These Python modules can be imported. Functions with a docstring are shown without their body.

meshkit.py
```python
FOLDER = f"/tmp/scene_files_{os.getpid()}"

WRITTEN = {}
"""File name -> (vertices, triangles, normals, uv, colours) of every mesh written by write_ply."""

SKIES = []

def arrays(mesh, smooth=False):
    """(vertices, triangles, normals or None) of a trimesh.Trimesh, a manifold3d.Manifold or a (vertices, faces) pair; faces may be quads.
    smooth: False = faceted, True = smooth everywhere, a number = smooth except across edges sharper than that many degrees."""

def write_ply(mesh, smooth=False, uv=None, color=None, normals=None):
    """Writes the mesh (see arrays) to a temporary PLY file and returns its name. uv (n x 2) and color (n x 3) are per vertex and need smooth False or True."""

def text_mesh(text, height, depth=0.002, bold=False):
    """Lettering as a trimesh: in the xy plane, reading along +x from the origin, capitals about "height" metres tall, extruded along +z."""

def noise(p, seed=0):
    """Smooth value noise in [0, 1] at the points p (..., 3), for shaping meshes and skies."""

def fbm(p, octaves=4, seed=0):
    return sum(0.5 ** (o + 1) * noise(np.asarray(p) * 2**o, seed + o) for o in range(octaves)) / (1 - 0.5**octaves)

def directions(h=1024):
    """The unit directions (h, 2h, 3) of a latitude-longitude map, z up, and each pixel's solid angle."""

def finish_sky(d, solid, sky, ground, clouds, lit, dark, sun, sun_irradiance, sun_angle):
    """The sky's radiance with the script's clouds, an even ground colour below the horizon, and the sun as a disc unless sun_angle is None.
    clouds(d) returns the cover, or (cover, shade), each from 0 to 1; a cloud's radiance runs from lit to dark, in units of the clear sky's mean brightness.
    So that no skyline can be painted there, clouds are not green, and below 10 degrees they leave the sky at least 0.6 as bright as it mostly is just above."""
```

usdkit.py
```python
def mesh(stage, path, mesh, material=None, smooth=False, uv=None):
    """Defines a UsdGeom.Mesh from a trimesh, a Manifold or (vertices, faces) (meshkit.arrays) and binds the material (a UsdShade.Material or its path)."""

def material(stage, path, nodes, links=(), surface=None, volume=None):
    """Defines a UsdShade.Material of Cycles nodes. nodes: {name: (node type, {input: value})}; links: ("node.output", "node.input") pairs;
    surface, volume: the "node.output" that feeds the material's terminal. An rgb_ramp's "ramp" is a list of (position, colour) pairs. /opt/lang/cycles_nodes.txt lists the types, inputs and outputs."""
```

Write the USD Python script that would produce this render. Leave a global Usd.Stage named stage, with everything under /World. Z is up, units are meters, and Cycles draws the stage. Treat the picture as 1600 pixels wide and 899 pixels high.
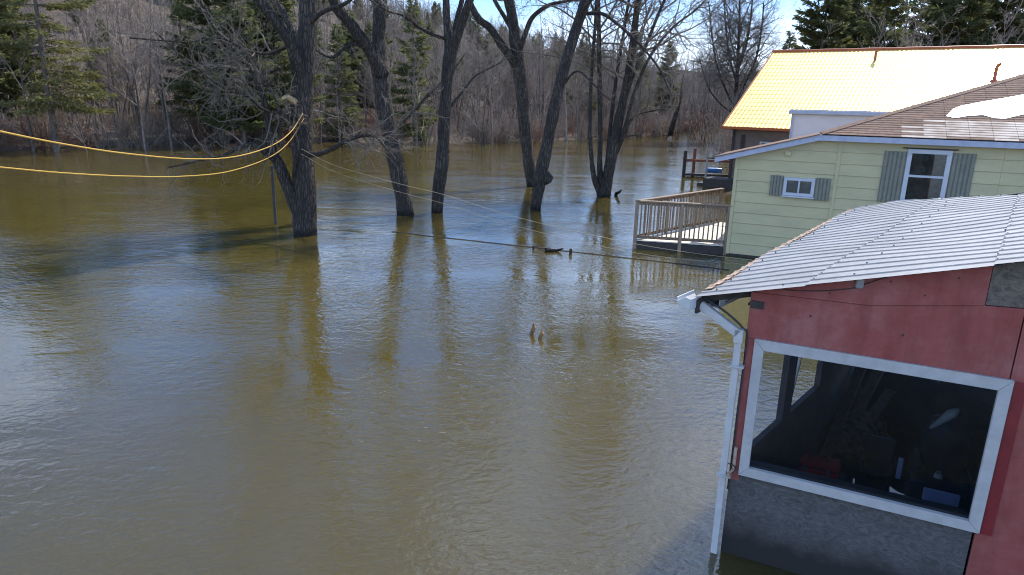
import math, numpy as np, trimesh, usdkit, meshkit
from pxr import Usd, UsdGeom, UsdLux, UsdShade, Gf, Sdf, Vt
from shapely.geometry import Polygon, box as sbox, LineString

stage = Usd.Stage.CreateInMemory()
UsdGeom.SetStageUpAxis(stage, UsdGeom.Tokens.z); UsdGeom.SetStageMetersPerUnit(stage, 1.0)
world = UsdGeom.Xform.Define(stage, '/World'); stage.SetDefaultPrim(world.GetPrim())
UsdGeom.Scope.Define(stage, '/World/Looks')
T = Sdf.ValueTypeNames

# ---------------------------------------------------------------- camera
H, FPX, PITCH, ROLL = 4.2, 1067.0, 0.265, 0.024
F = np.array([0, math.cos(PITCH), -math.sin(PITCH)]); R0 = np.array([1., 0, 0]); U0 = np.cross(R0, F)
R = math.cos(ROLL)*R0 + math.sin(ROLL)*U0; U = -math.sin(ROLL)*R0 + math.cos(ROLL)*U0
C = np.array([0, 0, H])
cam = UsdGeom.Camera.Define(stage, '/World/camera')
cam.AddTransformOp().Set(Gf.Matrix4d(*R, 0, *U, 0, *(-F), 0, *C, 1))
cam.CreateHorizontalApertureAttr(36.0); cam.CreateVerticalApertureAttr(36.0*575/1024)
cam.CreateFocalLengthAttr(36.0*FPX/1600); cam.CreateClippingRangeAttr(Gf.Vec2f(0.1, 5000))
cam.CreateExposureAttr(0.48)

# ---------------------------------------------------------------- sky and sun
SUN_AZ, SUN_EL = math.radians(39), math.radians(53)
sun_dir = np.array([math.sin(SUN_AZ)*math.cos(SUN_EL), math.cos(SUN_AZ)*math.cos(SUN_EL), math.sin(SUN_EL)])
SKY = usdkit.material(stage, '/World/Looks/sky', {
    'tc': ('texture_coordinate', {}),
    'map': ('mapping', {'scale': (1.0, 1.0, 2.6), 'location': (0.35, 0.2, 0.1)}),
    'n': ('noise_texture', {'scale': 2.6, 'detail': 7.0, 'roughness': 0.56, 'distortion': 0.25}),
    'r': ('rgb_ramp', {'ramp': [(0, (0, 0, 0)), (.45, (0, 0, 0)), (.68, (.85,)*3), (1, (1, 1, 1))]}),
    'sky': ('sky_texture', {'sky_type': 'single_scattering', 'sun_disc': False, 'sun_elevation': SUN_EL, 'sun_rotation': SUN_AZ, 'air_density': 1.0, 'aerosol_density': 0.4, 'ozone_density': 3.0}),
    'mx': ('mix', {'color2': (7.4, 9.1, 12.0)}), 'hs': ('hsv', {'hue': .5, 'saturation': 1.42, 'value': 1.0, 'fac': 1.0}), 'tint': ('mix', {'mix_type': 'multiply', 'fac': 1.0, 'color2': (1.13, .945, 1.06)}),
    'bg': ('background_shader', {'strength': 0.15}),
}, [('tc.generated', 'map.vector'), ('map.vector', 'n.vector'), ('n.fac', 'r.fac'), ('r.color', 'mx.fac'), ('sky.color', 'hs.color'), ('hs.color', 'tint.color1'), ('tint.color', 'mx.color1'), ('mx.color', 'bg.color')], surface='bg.background')
dome = UsdLux.DomeLight.Define(stage, '/World/sky'); dome.CreateIntensityAttr(1.0)
UsdShade.MaterialBindingAPI.Apply(dome.GetPrim()).Bind(SKY)
sun = UsdLux.DistantLight.Define(stage, '/World/sun')
sun.CreateIntensityAttr(1.25); sun.CreateAngleAttr(0.5); sun.CreateColorAttr(Gf.Vec3f(1, .95, .87))
sun.GetPrim().CreateAttribute('inputs:normalize', T.Bool).Set(True)
zx = -sun_dir; zz = sun_dir; xx = np.cross([0, 0, 1], zz); xx /= np.linalg.norm(xx); yy = np.cross(zz, xx)
sun.AddTransformOp().Set(Gf.Matrix4d(*xx, 0, *yy, 0, *zz, 0, 0, 0, 60, 1))

# ---------------------------------------------------------------- measuring helpers (survey of the place)
def ray(x, y): return (x-800)/FPX*R + (450-y)/FPX*U + F
def G(x, y, z=0.0): v = ray(x, y); return C + v*(z-H)/v[2]
def at(x, y, Y): v = ray(x, y); return C + v*Y/v[1]
def on(x, y, o, n): v = ray(x, y); o = np.asarray(o, float); return C + v*((o-C) @ n)/(v @ n)
V3 = lambda *a: np.array(a, float)
Z = V3(0, 0, 1)
def unit(v): v = np.asarray(v, float); return v/(np.linalg.norm(v)+1e-12)

# ---------------------------------------------------------------- scene graph helpers
used = {}
def numbered(base, parent='/World'):
    k = (parent, base); used[k] = used.get(k, -1)+1
    return base if used[k] == 0 else f'{base}_{used[k]:03d}'
def tag(p, label=None, cat=None, group=None, kind=None):
    for k, v in (('label', label), ('category', cat), ('group', group), ('kind', kind)):
        if v: p.SetCustomDataByKey(k, v)
    return p
ORG = {}
def thing(name, label, cat, loc=(0, 0, 0), group=None, kind=None):
    path = '/World/'+numbered(name)
    x = UsdGeom.Xform.Define(stage, path); x.AddTranslateOp().Set(Gf.Vec3d(*map(float, loc)))
    ORG[path] = np.asarray(loc, float)
    return tag(x.GetPrim(), label, cat, group, kind)
def origin(prim):
    p = str(prim.GetPath())
    return ORG.get('/'.join(p.split('/')[:3]), V3(0, 0, 0))
def part(parent, name, m, mat, smooth=False, label=None, kind=None):
    """m is in world coordinates; stored relative to its thing's base"""
    pp = str(parent.GetPath()); path = pp+'/'+numbered(name, pp)
    if hasattr(m, 'vertices'): m = (np.asarray(m.vertices), np.asarray(m.faces))
    v, f = np.asarray(m[0], float), np.asarray(m[1], int)
    pr = usdkit.mesh(stage, path, (v-origin(parent), f), mat, smooth=smooth).GetPrim()
    return tag(pr, label, kind=kind)
def single(name, m, mat, label=None, cat=None, group=None, kind=None, smooth=False):
    path = '/World/'+numbered(name)
    if hasattr(m, 'vertices'): m = (np.asarray(m.vertices), np.asarray(m.faces))
    return tag(usdkit.mesh(stage, path, m, mat, smooth=smooth).GetPrim(), label, cat, group, kind)
def place(src, name, loc, rz=0, s=1.0, sz=None, label=None, cat=None, group=None):
    x = UsdGeom.Xform.Define(stage, '/World/'+numbered(name))
    x.AddTranslateOp().Set(Gf.Vec3d(*map(float, loc))); x.AddRotateZOp().Set(float(rz)); x.AddScaleOp().Set(Gf.Vec3f(s, s, sz or s))
    p = x.GetPrim(); p.GetReferences().AddInternalReference(src); p.SetInstanceable(True)
    return tag(p, label, cat, group)

# ---------------------------------------------------------------- mesh helpers
BOXF = np.array([[0,1,3,2],[4,6,7,5],[0,4,5,1],[2,3,7,6],[0,2,6,4],[1,5,7,3]])
def fixwind(v, f):
    m = trimesh.Trimesh(v, f, process=False)
    return (v, f[:, ::-1]) if m.volume < 0 else (v, f)
def tri(f): f = np.asarray(f); return np.vstack([f[:, [0,1,2]], f[:, [0,2,3]]])
def hexa(o, a, b, c):
    """box from corner o with edge vectors a, b, c"""
    o, a, b, c = map(lambda q: np.asarray(q, float), (o, a, b, c))
    v = np.array([o+i*a+j*b+k*c for i in (0,1) for j in (0,1) for k in (0,1)])
    return fixwind(v, tri(BOXF))
def bevbox(o, a, b, c, r=0.006):
    """box with chamfered edges"""
    import manifold3d
    o, a, b, c = map(lambda q: np.asarray(q, float), (o, a, b, c))
    L = [np.linalg.norm(q) for q in (a, b, c)]; r = min(r, min(L)*.3); pts = []
    for i in (0,1):
        for j in (0,1):
            for k in (0,1):
                for ax in range(3):
                    t = [i, j, k]; q = [abs(t[n]-(0 if n == ax else r/L[n])) for n in range(3)]
                    pts.append(o+q[0]*a+q[1]*b+q[2]*c)
    mm = manifold3d.Manifold.hull_points(np.array(pts)).to_mesh()
    return np.array(mm.vert_properties[:, :3]), np.array(mm.tri_verts)
def beam(a, b, w, h, up=Z, bev=True):
    """bar from a to b, w wide, h high, centred"""
    a, b = np.asarray(a, float), np.asarray(b, float); d = b-a; s = unit(np.cross(d, up)); u = unit(np.cross(s, d))
    return (bevbox if bev else hexa)(a-s*w/2-u*h/2, d, s*w, u*h)
def join(*ms):
    vs, fs, n = [], [], 0
    for m in ms:
        v, f = (np.asarray(m.vertices), np.asarray(m.faces)) if hasattr(m, 'vertices') else m
        vs.append(v); fs.append(np.asarray(f)+n); n += len(v)
    return np.vstack(vs), np.vstack(fs)
def prism(poly, o, ex, ey, ez, d):
    """2-D shapely polygon in the frame (ex, ey) at o, extruded d along ez"""
    ms = []
    for g in getattr(poly, 'geoms', [poly]):
        if g.geom_type != 'Polygon' or g.area < 1e-6: continue
        m = trimesh.creation.extrude_polygon(g, 1.0, engine='earcut'); v = np.asarray(m.vertices)
        ms.append(fixwind(o+v[:, :1]*ex+v[:, 1:2]*ey+v[:, 2:3]*d*ez, np.asarray(m.faces)))
    return join(*ms)
def tubes(P, r, s=5, cap=True):
    """P (B,n,3), r (B,n) -> mesh of B tubes"""
    P, r = np.asarray(P, float), np.asarray(r, float); B, n, _ = P.shape
    t = np.gradient(P, axis=1) if n > 2 else np.repeat((P[:, 1:]-P[:, :1]), 2, 1)
    t /= np.linalg.norm(t, axis=2, keepdims=True)+1e-12
    ref = np.where(np.abs(t[:, :1, 2:]) < .8, V3(0, 0, 1), V3(1, 0, 0)); ref = np.repeat(ref, n, 1)
    a = np.cross(t, ref); a /= np.linalg.norm(a, axis=2, keepdims=True)+1e-12; b = np.cross(t, a)
    g = np.arange(s)*2*np.pi/s
    v = P[:, :, None]+r[:, :, None, None]*(np.cos(g)[:, None]*a[:, :, None]+np.sin(g)[:, None]*b[:, :, None])
    i, j = np.meshgrid(np.arange(n-1), np.arange(s), indexing='ij'); i, j = i.ravel(), j.ravel(); k = (j+1) % s
    q = np.stack([i*s+j, (i+1)*s+j, (i+1)*s+k, i*s+k], 1)[:, ::-1]
    f = (np.arange(B)[:, None, None]*n*s+q[None]).reshape(-1, 4)[:, ::-1]
    f = tri(f)
    if cap:
        c = [[0, j, j+1] for j in range(1, s-1)]; e = [[(n-1)*s, (n-1)*s+j+1, (n-1)*s+j] for j in range(1, s-1)]
        ce = np.array(c+e); f = np.vstack([f, (np.arange(B)[:, None, None]*n*s+ce[None]).reshape(-1, 3)])
    return v.reshape(-1, 3), f
def tube(pts, r, s=8):
    pts = np.asarray(pts, float); return tubes(pts[None], np.broadcast_to(r, (len(pts),))[None], s)
def spline(pts, n):
    """Catmull-Rom through rows of pts (any width), n samples"""
    p = np.asarray(pts, float); p = np.vstack([2*p[0]-p[1], p, 2*p[-1]-p[-2]]); k = len(p)-3
    u = np.linspace(0, k-1e-9, n); i = u.astype(int); t = (u-i)[:, None]
    a, b, c, d = p[i], p[i+1], p[i+2], p[i+3]
    return .5*(2*b+(c-a)*t+(2*a-5*b+4*c-d)*t*t+(3*b-a-3*c+d)*t**3)

# ---------------------------------------------------------------- materials
def mat(name, c1, c2=None, scale=8.0, rough=.7, bump=0.0, bscale=None, stretch=(1, 1, 1), metallic=0.0, spec=.5, coat=0.0, rnd=0.0, dist=.02, detail=5.0, lo=.35, hi=.65, space='object'):
    c2 = c2 or tuple(x*.7 for x in c1)
    n = {'tc': ('texture_coordinate', {}), 'geo': ('geometry', {}), 'map': ('mapping', {'scale': stretch}),
         'n': ('noise_texture', {'scale': scale, 'detail': detail, 'roughness': .6}),
         'r': ('rgb_ramp', {'ramp': [(0, c1), (lo, c1), (hi, c2), (1, c2)]}),
         'p': ('principled_bsdf', {'roughness': rough, 'metallic': metallic, 'specular_ior_level': spec, 'coat_weight': coat})}
    src = 'geo.position' if space == 'world' else 'tc.object'
    l = [(src, 'map.vector'), ('map.vector', 'n.vector'), ('n.fac', 'r.fac')]
    out = 'r.color'
    if rnd:
        n['oi'] = ('object_info', {}); n['mr'] = ('map_range', {'from_min': 0.0, 'from_max': 1.0, 'to_min': 1-rnd, 'to_max': 1+rnd}); n['h'] = ('hsv', {'hue': .5, 'saturation': 1.0, 'fac': 1.0})
        l += [('oi.random', 'mr.value'), ('mr.result', 'h.value'), (out, 'h.color')]; out = 'h.color'
    l.append((out, 'p.base_color'))
    if bump:
        n['nb'] = ('noise_texture', {'scale': bscale or scale*3, 'detail': 6.0, 'roughness': .65}); n['b'] = ('bump', {'strength': bump, 'distance': dist})
        l += [('map.vector', 'nb.vector'), ('nb.fac', 'b.height'), ('b.normal', 'p.normal')]
    return usdkit.material(stage, '/World/Looks/'+name, n, l, surface='p.BSDF')

M = {}
M['bark'] = usdkit.material(stage, '/World/Looks/bark', {
    'tc': ('texture_coordinate', {}), 'g': ('geometry', {}), 'sx': ('separate_xyz', {}), 'map': ('mapping', {'scale': (1, 1, .22)}),
    'n': ('noise_texture', {'scale': 9.0, 'detail': 6.0, 'roughness': .65}), 'n2': ('noise_texture', {'scale': 1.3, 'detail': 4.0}), 'v': ('voronoi_texture', {'feature': 'distance_to_edge', 'scale': 13.0}),
    'vr': ('map_range', {'from_min': 0.0, 'from_max': .16, 'clamp': True}),
    'r': ('rgb_ramp', {'ramp': [(0, (.10, .082, .066)), (.35, (.10, .082, .066)), (.65, (.042, .034, .028)), (1, (.042, .034, .028))]}),
    'r2': ('rgb_ramp', {'ramp': [(0, (.75, .72, .70)), (.4, (.8, .78, .76)), (.62, (1.25, 1.25, 1.22)), (1, (1.4, 1.4, 1.35))]}), 'm2': ('mix', {'mix_type': 'multiply', 'fac': 1.0}),
    'cr': ('mix', {'color1': (.034, .029, .026)}), 'wn': ('math', {'math_type': 'multiply_add', 'value2': .25}),
    'wr': ('map_range', {'from_min': .22, 'from_max': .42, 'to_min': 1.0, 'to_max': 0.0, 'clamp': True}), 'wm': ('mix', {'color2': (.014, .012, .011)}),
    'ad': ('math', {'math_type': 'multiply_add', 'value2': .6}), 'b': ('bump', {'strength': 1.0, 'distance': .06}), 'p': ('principled_bsdf', {'roughness': .85, 'specular_ior_level': .25})},
    [('tc.object', 'map.vector'), ('map.vector', 'n.vector'), ('map.vector', 'v.vector'), ('tc.object', 'n2.vector'), ('v.distance', 'vr.value'), ('n.fac', 'r.fac'), ('n2.fac', 'r2.fac'), ('r.color', 'm2.color1'), ('r2.color', 'm2.color2'),
     ('vr.result', 'cr.fac'), ('m2.color', 'cr.color2'), ('g.position', 'sx.vector'), ('n2.fac', 'wn.value1'), ('sx.z', 'wn.value3'), ('wn.value', 'wr.value'), ('wr.result', 'wm.fac'), ('cr.color', 'wm.color1'), ('wm.color', 'p.base_color'),
     ('vr.result', 'ad.value1'), ('n.fac', 'ad.value3'), ('ad.value', 'b.height'), ('b.normal', 'p.normal')], surface='p.BSDF')
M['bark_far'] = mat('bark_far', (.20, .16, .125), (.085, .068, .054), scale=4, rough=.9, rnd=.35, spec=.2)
M['twig'] = mat('twig', (.22, .18, .14), (.10, .08, .062), scale=1.6, rough=.85, spec=.2)
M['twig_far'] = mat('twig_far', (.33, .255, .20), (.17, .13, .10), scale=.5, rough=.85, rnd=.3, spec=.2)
M['cut_wood'] = mat('cut_wood', (.55, .40, .20), (.38, .26, .12), scale=20, rough=.8)
M['brush'] = mat('brush', (.27, .20, .14), (.14, .105, .075), scale=.7, rough=.9, rnd=.3, spec=.2)
M['red_brush'] = mat('red_brush', (.24, .125, .08), (.14, .08, .055), scale=.7, rough=.9, rnd=.3, spec=.2)
M['litter'] = mat('litter', (.13, .10, .075), (.06, .048, .036), scale=.5, rough=.95, bump=.6, bscale=3, dist=.2, space='world', detail=9, spec=.2)
def needles(name, a, b):
    return usdkit.material(stage, '/World/Looks/'+name, {
        'tc': ('texture_coordinate', {}), 'n': ('noise_texture', {'scale': 1.1, 'detail': 4.0}),
        'r': ('rgb_ramp', {'ramp': [(0, a), (.38, a), (.62, b), (1, b)]}),
        'p': ('principled_bsdf', {'roughness': .7, 'specular_ior_level': .25}), 't': ('translucent_bsdf', {}),
        'm': ('mix_closure', {'fac': .38})},
        [('tc.object', 'n.vector'), ('n.fac', 'r.fac'), ('r.color', 'p.base_color'), ('r.color', 't.color'), ('p.BSDF', 'm.closure1'), ('t.BSDF', 'm.closure2')], surface='m.closure')
M['needle'] = needles('needle', (.12, .13, .05), (.20, .20, .07))
M['needle_light'] = needles('needle_light', (.135, .135, .052), (.205, .19, .066))
M['needle_dark'] = needles('needle_dark', (.11, .125, .05), (.19, .19, .07))

# muddy flood water: silt-brown body under a rippled surface
M['water'] = usdkit.material(stage, '/World/Looks/water', {
    'g': ('geometry', {}),
    'm1': ('mapping', {'scale': (.55, 1.0, 1), 'rotation': (0, 0, .25)}), 'n1': ('noise_texture', {'scale': 1.1, 'detail': 2.0, 'distortion': .6}),
    'm2': ('mapping', {'scale': (.8, 1.2, 1), 'rotation': (0, 0, -.25)}), 'n2': ('noise_texture', {'scale': 5.2, 'detail': 3.0, 'roughness': .5, 'distortion': .8}),
    'm3': ('mapping', {'scale': (.95, 1.15, 1), 'rotation': (0, 0, .5)}), 'n3': ('noise_texture', {'scale': 9.5, 'detail': 2.5, 'roughness': .5, 'distortion': .5}),
    'mm': ('mapping', {'scale': (.08, .22, 1), 'rotation': (0, 0, .2)}), 'nm': ('noise_texture', {'scale': 1.0, 'detail': 3.0, 'distortion': 1.2}),
    'mr': ('map_range', {'from_min': .36, 'from_max': .64, 'to_min': .35, 'to_max': 1.6, 'clamp': True}),
    'a1': ('math', {'math_type': 'multiply', 'value2': .0125}),
    'a2': ('math', {'math_type': 'multiply', 'value2': .0085}), 'a2m': ('math', {'math_type': 'multiply'}),
    'a3': ('math', {'math_type': 'multiply_add', 'value2': .0048}), 's1': ('math', {'math_type': 'add'}),
    'b': ('bump', {'strength': 1.0, 'distance': 1.0}),
    'nc': ('noise_texture', {'scale': .12, 'detail': 4.0}),
    'rc': ('rgb_ramp', {'ramp': [(0, (.074, .057, .0135)), (.35, (.074, .057, .0135)), (.65, (.060, .047, .0115)), (1, (.060, .047, .0115))]}),
    'nf': ('noise_texture', {'scale': 5.0, 'detail': 5.0, 'roughness': .75}), 'mf': ('mapping', {'scale': (1, 3.2, 1)}), 'fr': ('map_range', {'from_min': .635, 'from_max': .70, 'clamp': True}),
    'fm': ('map_range', {'from_min': .56, 'from_max': .66, 'clamp': True}), 'fx': ('math', {'math_type': 'multiply'}), 'fc': ('mix', {'color2': (.42, .42, .40)}),
    'p': ('principled_bsdf', {'subsurface_method': 'burley', 'subsurface_weight': 1.0, 'subsurface_scale': 1.0, 'subsurface_radius': (1.0, .85, .5), 'roughness': .04, 'ior': 1.48, 'specular_ior_level': .95}),
}, [('g.position', 'm1.vector'), ('g.position', 'm2.vector'), ('g.position', 'm3.vector'), ('g.position', 'mm.vector'), ('g.position', 'nc.vector'),
    ('m1.vector', 'n1.vector'), ('m2.vector', 'n2.vector'), ('m3.vector', 'n3.vector'), ('mm.vector', 'nm.vector'), ('nm.fac', 'mr.value'),
    ('n1.fac', 'a1.value1'), ('n2.fac', 'a2.value1'), ('a3.value', 'a2m.value1'), ('mr.result', 'a2m.value2'),
    ('n3.fac', 'a3.value1'), ('a2.value', 'a3.value3'), ('a1.value', 's1.value1'), ('a2m.value', 's1.value2'),
    ('s1.value', 'b.height'), ('b.normal', 'p.normal'), ('nc.fac', 'rc.fac'), ('g.position', 'mf.vector'), ('mf.vector', 'nf.vector'), ('nf.fac', 'fr.value'), ('nm.fac', 'fm.value'), ('fr.result', 'fx.value1'), ('fm.result', 'fx.value2'), ('fx.value', 'fc.fac'), ('rc.color', 'fc.color1'), ('fc.color', 'p.base_color')], surface='p.BSDF')

M['red_ply'] = usdkit.material(stage, '/World/Looks/red_ply', {
    'tc': ('texture_coordinate', {}), 'n': ('noise_texture', {'scale': 2.4, 'detail': 9.0, 'roughness': .68}), 'm2': ('mapping', {'scale': (5, 5, .7)}), 'n2': ('noise_texture', {'scale': 1.6, 'detail': 6.0, 'roughness': .6}),
    'n3': ('noise_texture', {'scale': 34.0, 'detail': 4.0, 'roughness': .7}), 'm4': ('mapping', {'scale': (1.2, 1.2, 14)}), 'n4': ('noise_texture', {'scale': 5.0, 'detail': 4.0}),
    'r': ('rgb_ramp', {'ramp': [(0, (.22, .046, .04)), (.36, (.26, .058, .05)), (.50, (.28, .078, .066)), (.66, (.32, .12, .105)), (1, (.38, .17, .15))]}),
    'r2': ('rgb_ramp', {'ramp': [(0, (.55, .5, .5)), (.36, (.72, .68, .66)), (.52, (1, 1, 1)), (1, (1.06, 1.06, 1.06))]}), 'r3': ('rgb_ramp', {'ramp': [(0, (.6, .6, .6)), (.32, (.8, .8, .8)), (.42, (1, 1, 1)), (.66, (1, 1, 1)), (.74, (1.35, 1.5, 1.5)), (1, (1.5, 1.7, 1.7))]}),
    'x1': ('mix', {'mix_type': 'multiply', 'fac': .55}), 'x2': ('mix', {'mix_type': 'multiply', 'fac': .7}), 'b': ('bump', {'strength': .4, 'distance': .003}), 'p': ('principled_bsdf', {'roughness': .72, 'specular_ior_level': .3})},
    [('tc.object', 'n.vector'), ('tc.object', 'm2.vector'), ('m2.vector', 'n2.vector'), ('tc.object', 'n3.vector'), ('tc.object', 'm4.vector'), ('m4.vector', 'n4.vector'), ('n.fac', 'r.fac'), ('n2.fac', 'r2.fac'), ('n3.fac', 'r3.fac'),
     ('r.color', 'x1.color1'), ('r2.color', 'x1.color2'), ('x1.color', 'x2.color1'), ('r3.color', 'x2.color2'), ('x2.color', 'p.base_color'), ('n4.fac', 'b.height'), ('b.normal', 'p.normal')], surface='p.BSDF')
M['red_gloss'] = mat('red_gloss', (.19, .022, .024), (.13, .016, .018), scale=6, rough=.3)
def osb(name, a, b, dark, wet_z):
    return usdkit.material(stage, '/World/Looks/'+name, {
        'tc': ('texture_coordinate', {}), 'g': ('geometry', {}), 'sx': ('separate_xyz', {}),
        'm': ('mapping', {'scale': (10, 10, 22), 'rotation': (.3, .5, .2)}), 'v': ('noise_texture', {'scale': 1.5, 'detail': 5.0, 'roughness': .7, 'distortion': 2.6}),
        'm2': ('mapping', {'scale': (7, 7, 12), 'rotation': (0, -.4, .5)}), 'n': ('noise_texture', {'scale': .9, 'detail': 7.0, 'roughness': .7, 'distortion': 3.0}),
        'r': ('rgb_ramp', {'ramp': [(0, b), (.36, b), (.62, a), (1, a)]}),
        'vm': ('mix', {'mix_type': 'overlay', 'fac': .55}), 'vb': ('rgb_to_bw', {}),
        'wn': ('noise_texture', {'scale': 3.5, 'detail': 5.0}), 'wa': ('math', {'math_type': 'multiply_add', 'value2': .5}),
        'wr': ('map_range', {'from_min': wet_z+.10, 'from_max': wet_z+.42, 'to_min': 1.0, 'to_max': 0.0, 'clamp': True}),
        'wm': ('mix', {'color2': dark}), 'rr': ('map_range', {'from_min': 0.0, 'from_max': 1.0, 'to_min': .75, 'to_max': .35}),
        'b': ('bump', {'strength': .35, 'distance': .003}), 'p': ('principled_bsdf', {'roughness': .75})},
        [('tc.object', 'm.vector'), ('m.vector', 'v.vector'), ('tc.object', 'm2.vector'), ('m2.vector', 'n.vector'), ('n.fac', 'r.fac'), ('r.color', 'vm.color1'), ('v.fac', 'vb.color'), ('vb.val', 'vm.color2'),
         ('g.position', 'sx.vector'), ('g.position', 'wn.vector'), ('wn.fac', 'wa.value1'), ('sx.z', 'wa.value3'), ('wa.value', 'wr.value'), ('wr.result', 'wm.fac'),
         ('vm.color', 'wm.color1'), ('wm.color', 'p.base_color'), ('wr.result', 'rr.value'), ('rr.result', 'p.roughness'), ('n.fac', 'b.height'), ('b.normal', 'p.normal')], surface='p.BSDF')
M['osb'] = osb('osb', (.10, .092, .088), (.04, .038, .036), (.018, .016, .015), .34)
M['osb_brown'] = osb('osb_brown', (.16, .125, .095), (.055, .045, .038), (.02, .02, .02), -5)
M['white_trim'] = mat('white_trim', (.42, .41, .395), (.35, .34, .33), scale=9, rough=.5, stretch=(1, 1, 1))
M['white_metal'] = mat('white_metal', (.50, .50, .49), (.42, .41, .39), scale=5, rough=.35)
M['dark_wood'] = mat('dark_wood', (.05, .042, .036), (.028, .024, .02), scale=10, rough=.85)
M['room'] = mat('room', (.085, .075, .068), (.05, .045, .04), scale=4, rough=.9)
M['black'] = mat('black', (.02, .02, .022), (.03, .03, .032), scale=5, rough=.5)
def galv():
    return usdkit.material(stage, '/World/Looks/galvanised', {
        'tc': ('texture_coordinate', {}), 'n': ('noise_texture', {'scale': 1.6, 'detail': 6.0}), 'v': ('voronoi_texture', {'scale': 28.0}), 'vb': ('rgb_to_bw', {}),
        'r': ('rgb_ramp', {'ramp': [(0, (.21, .21, .21)), (.35, (.235, .235, .23)), (.7, (.305, .30, .295)), (1, (.325, .32, .315))]}), 'm': ('mix', {'mix_type': 'overlay', 'fac': .12}),
        'p': ('principled_bsdf', {'roughness': .5, 'metallic': .15})},
        [('tc.object', 'n.vector'), ('tc.object', 'v.vector'), ('n.fac', 'r.fac'), ('r.color', 'm.color1'), ('v.color', 'vb.color'), ('vb.val', 'm.color2'), ('m.color', 'p.base_color')], surface='p.BSDF')
M['galv'] = galv()
M['rust'] = mat('rust', (.34, .20, .12), (.42, .33, .26), scale=14, rough=.8)
M['screw'] = mat('screw', (.10, .10, .10), rough=.5)
M['yellow_siding'] = mat('yellow_siding', (.51, .445, .245), (.45, .39, .22), scale=1.4, rough=.6, bump=.15, bscale=30, dist=.004, stretch=(1, 1, 3))
M['shutter'] = mat('shutter', (.21, .205, .155), (.165, .16, .125), scale=6, rough=.65)
M['fascia_blue'] = mat('fascia_blue', (.40, .42, .50), (.32, .34, .42), scale=5, rough=.5)
M['frame_white'] = mat('frame_white', (.50, .51, .54), (.44, .45, .48), scale=5, rough=.45)
M['shingle'] = mat('shingle', (.20, .125, .09), (.13, .085, .065), scale=7, rough=.85, spec=.2, bump=.5, bscale=60, dist=.006, rnd=.12)
M['shingle_glare'] = mat('shingle_glare', (.38, .33, .29), (.17, .125, .10), scale=2.2, rough=.75, bump=.4, bscale=40, dist=.006)  # pale tones paint sun glare onto the lower shingles
M['glare_white'] = mat('glare_white', (.88, .88, .90), (.80, .81, .84), scale=4, rough=.55)  # white that stands for sun glare on the brown roof
M['orange_tile'] = mat('orange_tile', (.92, .72, .25), (.88, .65, .20), scale=1.2, rough=.38, metallic=.55, rnd=.05, detail=8)
M['orange_trim'] = mat('orange_trim', (.42, .11, .04), (.33, .085, .03), scale=3, rough=.4)
M['brown_wall'] = mat('brown_wall', (.17, .13, .105), (.13, .10, .08), scale=3, rough=.8)
M['dark_brown'] = mat('dark_brown', (.05, .037, .03), (.035, .027, .022), scale=6, rough=.8)
M['pink_white'] = mat('pink_white', (.62, .54, .53), (.57, .50, .49), scale=2, rough=.6)
M['deck_wood'] = mat('deck_wood', (.30, .215, .14), (.18, .125, .085), scale=7, rough=.8, stretch=(3, 3, .5), rnd=.2)
M['deck_floor'] = mat('deck_floor', (.76, .68, .55), (.66, .58, .47), scale=6, rough=.7, rnd=.12)
M['wet_wood'] = mat('wet_wood', (.035, .027, .022), (.02, .016, .014), scale=8, rough=.45)
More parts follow.
